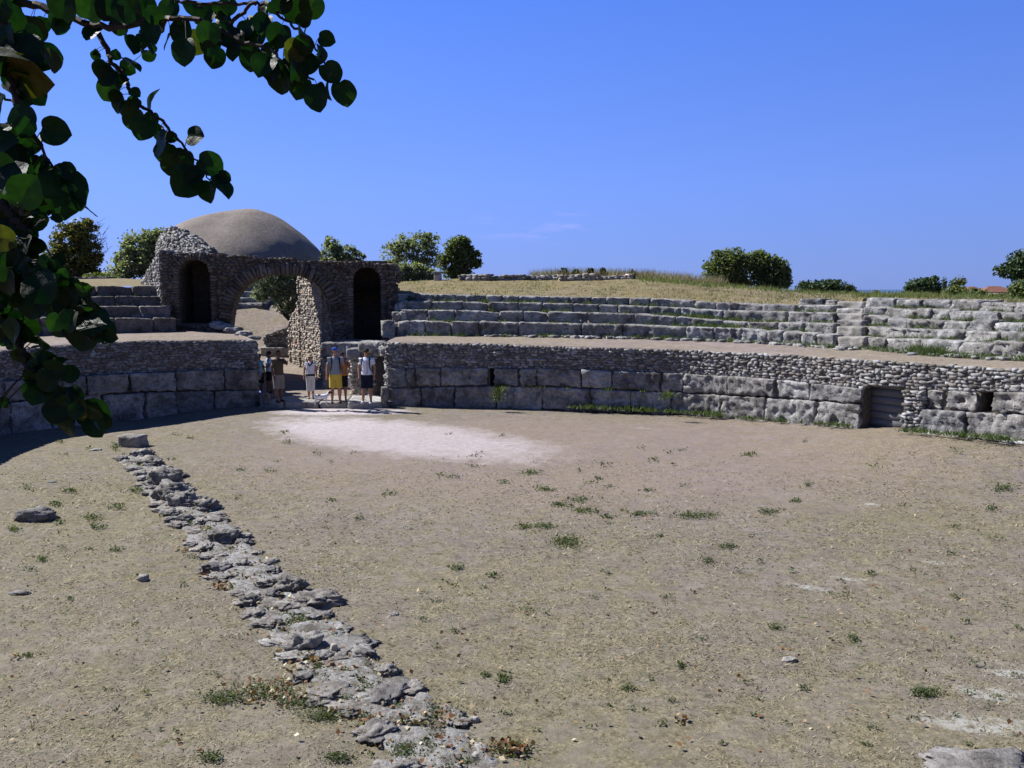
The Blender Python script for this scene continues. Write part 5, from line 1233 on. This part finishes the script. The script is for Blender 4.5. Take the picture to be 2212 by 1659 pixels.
#PART4
# ---------------------------------------------------------------- people and the dog
def cloth(name, c, rough=.9, spec=.15):
    t = NT(name); v = t.noise(14, 3, .5); t.color(t.mix(t.rng(v, .3, .7), tuple(q*.85 for q in c), c)); t.b.inputs['Roughness'].default_value = rough; t.bump(t.noise(22, 3), .012, .5); return t.m
def skinm(name, c):
    t = NT(name); t.color(c); t.b.inputs['Roughness'].default_value = .55; t.b.inputs['Specular IOR Level'].default_value = .3; return t.m
SK = {'tan': skinm('tanned_skin', (.36, .18, .11)), 'dark': skinm('deeply_tanned_skin', (.20, .085, .05)), 'brown': skinm('brown_skin', (.12, .06, .04))}
def ell(c, r, k=8): V, F = box_template(k, 2.0); return V*np.array(r)+np.array(c), F
def loft(secs, seg=20):
    """secs: (centre, rx, ry) stacked ellipses in z order"""
    V, F = [], []
    for (c, rx, ry) in secs:
        for k in range(seg):
            a = 2*math.pi*k/seg; V.append((c[0]+rx*math.cos(a), c[1]+ry*math.sin(a), c[2]))
    n = len(secs)
    for i in range(n-1):
        for k in range(seg): k2 = (k+1) % seg; F.append((i*seg+k, i*seg+k2, (i+1)*seg+k2, (i+1)*seg+k))
    F.append(tuple(range(seg))[::-1]); F.append(tuple((n-1)*seg+k for k in range(seg))); return V, F
def fuse(parts, voxel=.011, sm=3):
    mb = MB()
    for V, F in parts: mb.add(V, F)
    me = bpy.data.meshes.new('tmp'); me.from_pydata([tuple(map(float, v)) for v in mb.v], [], mb.f); o = bpy.data.objects.new('tmp', me); COL.objects.link(o)
    m = o.modifiers.new('r', 'REMESH'); m.mode = 'VOXEL'; m.voxel_size = voxel
    if sm: s_ = o.modifiers.new('s', 'SMOOTH'); s_.iterations = sm; s_.factor = .5
    dg = bpy.context.evaluated_depsgraph_get(); e = o.evaluated_get(dg); r = bpy.data.meshes.new_from_object(e)
    v = np.zeros(len(r.vertices)*3); r.vertices.foreach_get('co', v); f = np.zeros(len(r.loops), dtype=int); r.loops.foreach_get('vertex_index', f)
    bpy.data.objects.remove(o); bpy.data.meshes.remove(me); bpy.data.meshes.remove(r); return v.reshape(-1, 3), f.reshape(-1, 4)
def A3(*a): return np.array(a, float)
def person(px, py, head_y, yaw, label, skin, shirt, shorts, hair, arms, feet=((.10, 0, 0), (-.10, .02, 0)), sleeve=.55, short_len=.50, female=False, hat=None, z=.215, wide=1.0, lean=0.0, shoes='dark', headyaw=0.0, pack=False, straps=None, glasses=False, held=None, scarf=None, belt=None, face_tilt=0.0):
    g = G(px, py, z); hh = P(px, head_y, g[1])[2]-z; k = hh/1.76
    root = empty('person', (g[0], g[1], z), yaw, label=label, cat='person'); root.scale = (k, k, k)
    W = wide; parts = []; sh = []; so = []
    hipz = .92; shz = 1.43; sw = .19*W if not female else .165*W
    B = lambda x, y, zz: A3(x, y+lean*(zz-.9), zz)
    body = [(B(0, 0, .80), .13*W, .10*W), (B(0, 0, .90), .155*W, .115*W), (B(0, 0, 1.0), .145*W, .11*W), (B(0, -.005, 1.12), .135*W, .105*W), (B(0, 0, 1.26), .155*W, .115*W), (B(0, 0, 1.38), .165*W, .105*W), (B(0, .005, 1.44), .13*W, .08), (B(0, .01, 1.48), .065, .06), (B(0, .005, 1.56), .052, .055)]
    parts.append(loft(body))
    H = B(0, -.01, 1.645); ch, sh_ = math.cos(headyaw), math.sin(headyaw)
    def hp(x, y, zz): return H+A3(x*ch-y*sh_, x*sh_+y*ch, zz)
    parts += [ell(H+A3(0, .012, .015), (.074, .09, .10)), ell(hp(0, -.022, -.045), (.055, .06, .062)), ell(hp(0, -.098, -.012), (.014, .02, .024), 4), ell(hp(0, -.088, -.052), (.024, .012, .010), 4), ell(hp(.077, .01, -.005), (.012, .02, .03), 4), ell(hp(-.077, .01, -.005), (.012, .02, .03), 4)]
    for sgn, (fx, fy, lift) in zip((1, -1), feet):
        hip = B(sgn*.085*W, 0, .88); ank = A3(fx, fy, .075+lift); kn = (hip+ank)/2+A3(0, -.025-.03*lift, .02)
        parts.append(tube([hip, hip*.55+kn*.45, kn+A3(0, 0, .05), kn, kn*.65+ank*.35+A3(0, .02, 0), ank*.8+kn*.2, ank], [.088*W, .078*W, .060, .055, .058, .040, .036], 14))
        parts.append(tube([ank+A3(0, .03, -.02), ank+A3(0, -.06, -.04), ank+A3(sgn*.01, -.15, -.05)], [.036, .036, .026], 10))
        so.append(ell(ank+A3(sgn*.006, -.055, -.035), (.047, .135, .042)))
        hemz = short_len; tt = (hip[2]-hemz)/(hip[2]-kn[2]); hem = hip+(kn-hip)*min(tt, 1.0) if tt <= 1 else kn+(ank-kn)*((kn[2]-hemz)/(kn[2]-ank[2]))
        wd = .108*W if short_len > .4 else .085*W
        sh.append(tube([hip+A3(0, 0, .04), hip*.5+hem*.5, hem], [.108*W, wd, wd*.92], 16))
    sh.append(loft([(B(0, 0, .80), .15*W, .125*W), (B(0, 0, .90), .178*W, .138*W), (B(0, 0, 1.02), .160*W, .125*W)]))
    ss = [loft([(B(0, 0, .93), .178*W, .143*W), (B(0, 0, 1.02), .168*W, .135*W), (B(0, 0, 1.14), .158*W, .128*W), (B(0, 0, 1.27), .175*W, .135*W), (B(0, 0, 1.39), .182*W, .122*W), (B(0, .005, 1.445), .14*W, .09), (B(0, .008, 1.485), .078, .07)])]
    for sgn, (el_, wr_, curl) in zip((1, -1), arms):
        shd = B(sgn*sw, .005, 1.41); el_ = A3(*el_); wr_ = A3(*wr_); 
        parts.append(tube([B(sgn*sw*.6, 0, 1.41), shd, shd*.5+el_*.5, el_, el_*.6+wr_*.4, wr_], [.05, .056, .046, .038, .038, .026], 12))
        fd = wr_-el_; fd /= np.linalg.norm(fd); side = np.cross(fd, A3(0, -1, 0)); side /= np.linalg.norm(side)+1e-9; pn_ = np.cross(side, fd)
        pal = wr_+fd*.045; parts.append(tube([wr_, pal, wr_+fd*.085], [.024, .032, .028], 10))
        for q in range(4):
            b0 = wr_+fd*.078+side*(q-1.5)*.018; l_ = (.062, .072, .068, .052)[q]; f1 = b0+fd*l_*.5+pn_*.012*curl; parts.append(tube([b0, f1, f1+fd*l_*.45*(1-.4*curl)+pn_*.03*curl], [.0095, .009, .0075], 7))
        t0 = wr_+fd*.03-side*.024; parts.append(tube([t0, t0+fd*.03-side*.02+pn_*.01, t0+fd*.06-side*.022+pn_*.02], [.012, .010, .008], 7))
        if sleeve > 0: ss.append(tube([B(sgn*sw*.5, 0, 1.40), shd+A3(0, 0, .005), shd*(1-sleeve)+el_*sleeve], [.066, .076, .066], 14))
    bv, bf = fuse(parts, .0085, 2); mesh('body', bv, bf, SK[skin], root, smooth=True, world=False)
    sv, sf = fuse(ss, .011, 3); mesh('shirt', sv, sf, shirt, root, smooth=True, world=False)
    hv, hf = fuse(sh, .011, 3); mesh('shorts' if short_len > .4 else 'trousers', hv, hf, shorts, root, smooth=True, world=False)
    mb = MB(); [mb.add(*s__) for s__ in so]; fv, ff = fuse(so, .01, 2); mesh('shoes', fv, ff, MC[shoes], root, smooth=True, world=False)
    if hair is not None:
        hs = [ell(H+A3(0, .02, .04), (.083, .095, .092))]
        if female: hs += [ell(H+A3(0, .05, -.03), (.085, .07, .09))]
        V, F = fuse(hs, .009, 2); V = V.copy(); 
        loc = V-H; xx = loc[:, 0]*ch+loc[:, 1]*sh_; yl = -loc[:, 0]*sh_+loc[:, 1]*ch
        front = (yl < -.03) & (loc[:, 2] < .055); V[front] = H+(V[front]-H)*.82; mesh('hair', V, F, hair, root, smooth=True, world=False)
    mb = MB()
    for sg in (-1, 1): mb.add(*ell(hp(sg*.028, -.090, .012), (.010, .008, .007), 3))
    if glasses:
        for sg in (-1, 1): mb.add(*ell(hp(sg*.034, -.098, .014), (.030, .012, .020), 4))
        mb.add(*tube([hp(-.078, 0, .02), hp(-.062, -.088, .018), hp(.062, -.088, .018), hp(.078, 0, .02)], [.004]*4, 5)); mesh('sunglasses', mb.v, mb.f, MC['black'], root, world=False)
    else: mesh('eyes', mb.v, mb.f, MC['black'], root, world=False)
    if hat:
        kind, hm = hat
        if kind == 'cap':
            hs = [ell(H+A3(0, .015, .065), (.090, .102, .066)), ell(hp(0, -.10, .055), (.062, .07, .010))]
        else:
            hs = [loft([(H+A3(0, .01, .05), .185, .20), (H+A3(0, .01, .062), .185, .20)], 28), loft([(H+A3(0, .01, .05), .098, .108), (H+A3(0, .01, .12), .088, .098), (H+A3(0, .01, .145), .07, .078)], 24)]
        V, F = fuse(hs, .008, 2); mesh('cap' if kind == 'cap' else 'straw_hat', V, F, hm, root, smooth=True, world=False)
        if kind != 'cap': V, F = loft([(H+A3(0, .01, .063), .102, .112), (H+A3(0, .01, .085), .098, .108)], 24); mesh('hat_band', V, F, MC['grey'], root, smooth=True, world=False)
    if pack or straps:
        if pack: V, F = fuse([ell(B(0, .20, 1.22), (.14, .085, .21)), ell(B(0, .25, 1.13), (.10, .06, .11))], .012, 2); mesh('backpack', V, F, MC['navy'], root, smooth=True, world=False)
        for sg in (-1, 1):
            V, F = tube([B(sg*.10, .12, 1.36), B(sg*.115, .03, 1.475), B(sg*.12, -.09, 1.43), B(sg*.125, -.142, 1.30), B(sg*.14, -.125, 1.15), B(sg*.16, -.02, 1.04)], [.02, .021, .022, .022, .018, .012], 8); mesh('backpack_strap', V, F, MC['navy'], root, smooth=True, world=False)
    if scarf: V, F = fuse([tube([B(.10, .02, 1.47), B(.07, -.09, 1.42), B(0, -.135, 1.33), B(-.07, -.09, 1.42), B(-.10, .02, 1.47), B(0, .09, 1.49), B(.10, .02, 1.47)], [.03, .034, .036, .034, .03, .03, .03], 10)], .01, 2); mesh('scarf', V, F, scarf, root, smooth=True, world=False)
    if belt: V, F = loft([(B(0, 0, .93), .186*W, .15*W), (B(0, 0, 1.0), .182*W, .146*W)]); mesh('belt', V, F, belt, root, smooth=True, world=False)
    return root, k
MC = {k: cloth(k+'_cloth', c) for k, c in dict(white=(.72, .74, .80), grey=(.26, .28, .31), lightblue=(.42, .55, .68), cyan=(.25, .52, .62), brown=(.085, .065, .045), khaki=(.20, .185, .165), yellow=(.60, .42, .07), navy=(.015, .018, .035), black=(.012, .012, .014), dark=(.03, .025, .025), cream=(.66, .64, .60), blue=(.02, .07, .36), straw=(.62, .52, .34), orange=(.40, .15, .05), trainer=(.70, .70, .72), sand=(.35, .26, .18), red=(.45, .08, .09), hairdark=(.015, .011, .010), hairgrey=(.22, .20, .19), tanshirt=(.30, .23, .16)).items()}
down = lambda sg, fwd=.0: ((sg*.245, .02, 1.13), (sg*.235, -.05-fwd, .88), .4)
person(562, 852, 764, R(160), 'person in a cyan shirt almost hidden behind the end of the left wall', 'brown', MC['cyan'], MC['black'], MC['hairdark'], (down(1), down(-1)), z=.25)
person(583, 850, 759, R(-60), 'man in a pale blue shirt and black shorts standing beside the left wall end', 'brown', MC['lightblue'], MC['black'], MC['hairdark'], (((.23, -.06, 1.15), (.16, -.26, 1.12), .6), down(-1)), short_len=.54, z=.25, feet=((.09, -.12, 0), (-.09, .10, 0)))
person(603, 869, 756, R(55), 'man in a brown shirt and grey shorts raising his arm to point', 'brown', MC['brown'], MC['khaki'], MC['hairdark'], (((.27, -.12, 1.27), (.10, -.34, 1.38), .5), down(-1)), short_len=.46, wide=1.12, sleeve=.75, feet=((.12, .04, 0), (-.12, -.06, 0)))
person(672, 862, 766, R(8), 'woman in a straw hat, white top, dark scarf and cropped white trousers', 'tan', MC['white'], MC['cream'], MC['hairgrey'], (((.235, .02, 1.15), (.25, -.05, .90), .5), ((-.235, .03, 1.15), (-.245, -.04, .90), .5)), female=True, hat=('straw', MC['straw']), short_len=.32, scarf=MC['navy'], belt=MC['black'], sleeve=.25, shoes='sand', headyaw=R(35), feet=((.08, .0, 0), (-.08, .03, 0)))
person(741, 866, 762, R(20), 'bare armed person in an orange top half hidden behind the man in yellow shorts', 'dark', MC['orange'], MC['black'], MC['hairdark'], (((.24, -.16, 1.20), (.10, -.14, 1.45), .9), ((-.22, .02, 1.13), (-.24, -.06, .88), .5)), short_len=.52, sleeve=0.0, shoes='sand', z=.22)
m1, k1 = person(726, 872, 751, R(18), 'man in a blue cap, grey T-shirt and yellow shorts with a dark backpack', 'tan', MC['grey'], MC['yellow'], MC['hairdark'], (((.245, .03, 1.14), (.20, -.16, 1.02), .7), ((-.245, .04, 1.13), (-.27, -.04, .87), .6)), hat=('cap', MC['blue']), short_len=.50, pack=True, headyaw=R(40), shoes='dark', feet=((.12, .0, 0), (-.12, .0, 0)))
m2, k2 = person(793, 872, 753, R(-3), 'man in a white T-shirt with red lettering and navy shorts with backpack straps', 'tan', MC['white'], MC['navy'], MC['hairdark'], (((.26, .04, 1.14), (.25, -.02, .88), .4), ((-.25, .03, 1.14), (-.22, -.08, .88), .5)), hat=('cap', MC['dark']), short_len=.50, straps=True, glasses=True, shoes='trainer', feet=((.13, .0, 0), (-.13, .02, 0)))
# red vertical lettering down the shirt: illegible marks as in the photograph
mb = MB()
for i in range(8):
    zc = 1.34-i*.052
    for (dx, w, h) in ((0, .040, .008), (.016, .006, .034), (-.016 if i % 2 else .0, .006, .030)):
        V, F = box_template(1, 40); yv = -.1445-.006*math.sin((zc-1.0)*6) if zc < 1.3 else -.1375; mb.add(V*A3(w/2, .004, h/2)+A3(.052+dx, yv, zc), F)
mesh('shirt_lettering', mb.v, mb.f, MC['red'], m2, world=False)
# white paper bag held by the man behind, and an orange object in the hand of the man in yellow shorts
g = G(754, 862, .22)
V, F = box_template(4, 8); bagv = V*A3(.055, .02, .17)+A3(0, 0, .17)
bg_ = mesh('paper_bag', bagv+A3(g[0], g[1]+.02, .62), F, MC['trainer'], label='crumpled white paper bag hanging from a hand, right of the man in yellow shorts', cat='bag')
g = G(709, 866, .22); V, F = tube([A3(g[0], g[1], .98), A3(g[0]+.05, g[1]-.03, .96)], [.028, .024], 10)
mesh('drink_can', V, F, MC['orange'], label='small orange drink container in the hand of the man in yellow shorts', cat='container')
# small white dog with a brown head
dq = G(694, 874, .215); dog = empty('dog', (dq[0], dq[1], .215), R(8), label='small white dog with a brown head standing at the edge of the threshold', cat='dog')
pp = [tube([A3(-.20, 0, .27), A3(-.10, 0, .275), A3(.02, 0, .265), A3(.14, 0, .27), A3(.20, 0, .29)], [.062, .068, .072, .082, .062], 12), tube([A3(.17, 0, .29), A3(.23, 0, .35), A3(.26, 0, .385)], [.060, .046, .042], 10), ell(A3(.275, 0, .40), (.062, .048, .048)), tube([A3(.30, 0, .395), A3(.36, 0, .378), A3(.375, 0, .376)], [.034, .024, .018], 8),
      tube([A3(-.21, 0, .30), A3(-.27, 0, .34), A3(-.31, 0, .40)], [.022, .014, .008], 7)]
for sg in (-1, 1):
    pp.append(tube([A3(.15, sg*.045, .25), A3(.165, sg*.05, .14), A3(.155, sg*.05, .02), A3(.175, sg*.05, .012)], [.034, .019, .014, .015], 8))
    pp.append(tube([A3(-.17, sg*.045, .25), A3(-.13, sg*.05, .16), A3(-.21, sg*.05, .10), A3(-.195, sg*.05, .018), A3(-.17, sg*.05, .012)], [.046, .030, .016, .014, .015], 8))
V, F = fuse(pp, .008, 2); cen = V[F].mean(1)
fur = cloth('white_fur', (.74, .74, .76)); furb = cloth('brown_fur', (.10, .045, .022)); mi = ((cen[:, 0] > .245) & (cen[:, 2] > .33)) | ((np.abs(cen[:, 0]+.06) < .05) & (cen[:, 2] > .30) & (cen[:, 1] < .02))
mesh('body', V, F, None, dog, smooth=True, world=False, mats=[fur, furb], mi=mi.astype(int))
for sg in (-1, 1): V, F = ell(A3(.262, sg*.050, .405), (.026, .010, .036), 4); mesh('ear', V, F, furb, dog, smooth=True, world=False)
mb = MB(); mb.add(*ell(A3(.388, 0, .38), (.009, .011, .008), 3)); [mb.add(*ell(A3(.318, sg*.034, .412), (.006, .006, .006), 3)) for sg in (-1, 1)]; mesh('nose_and_eyes', mb.v, mb.f, MC['black'], dog, world=False)
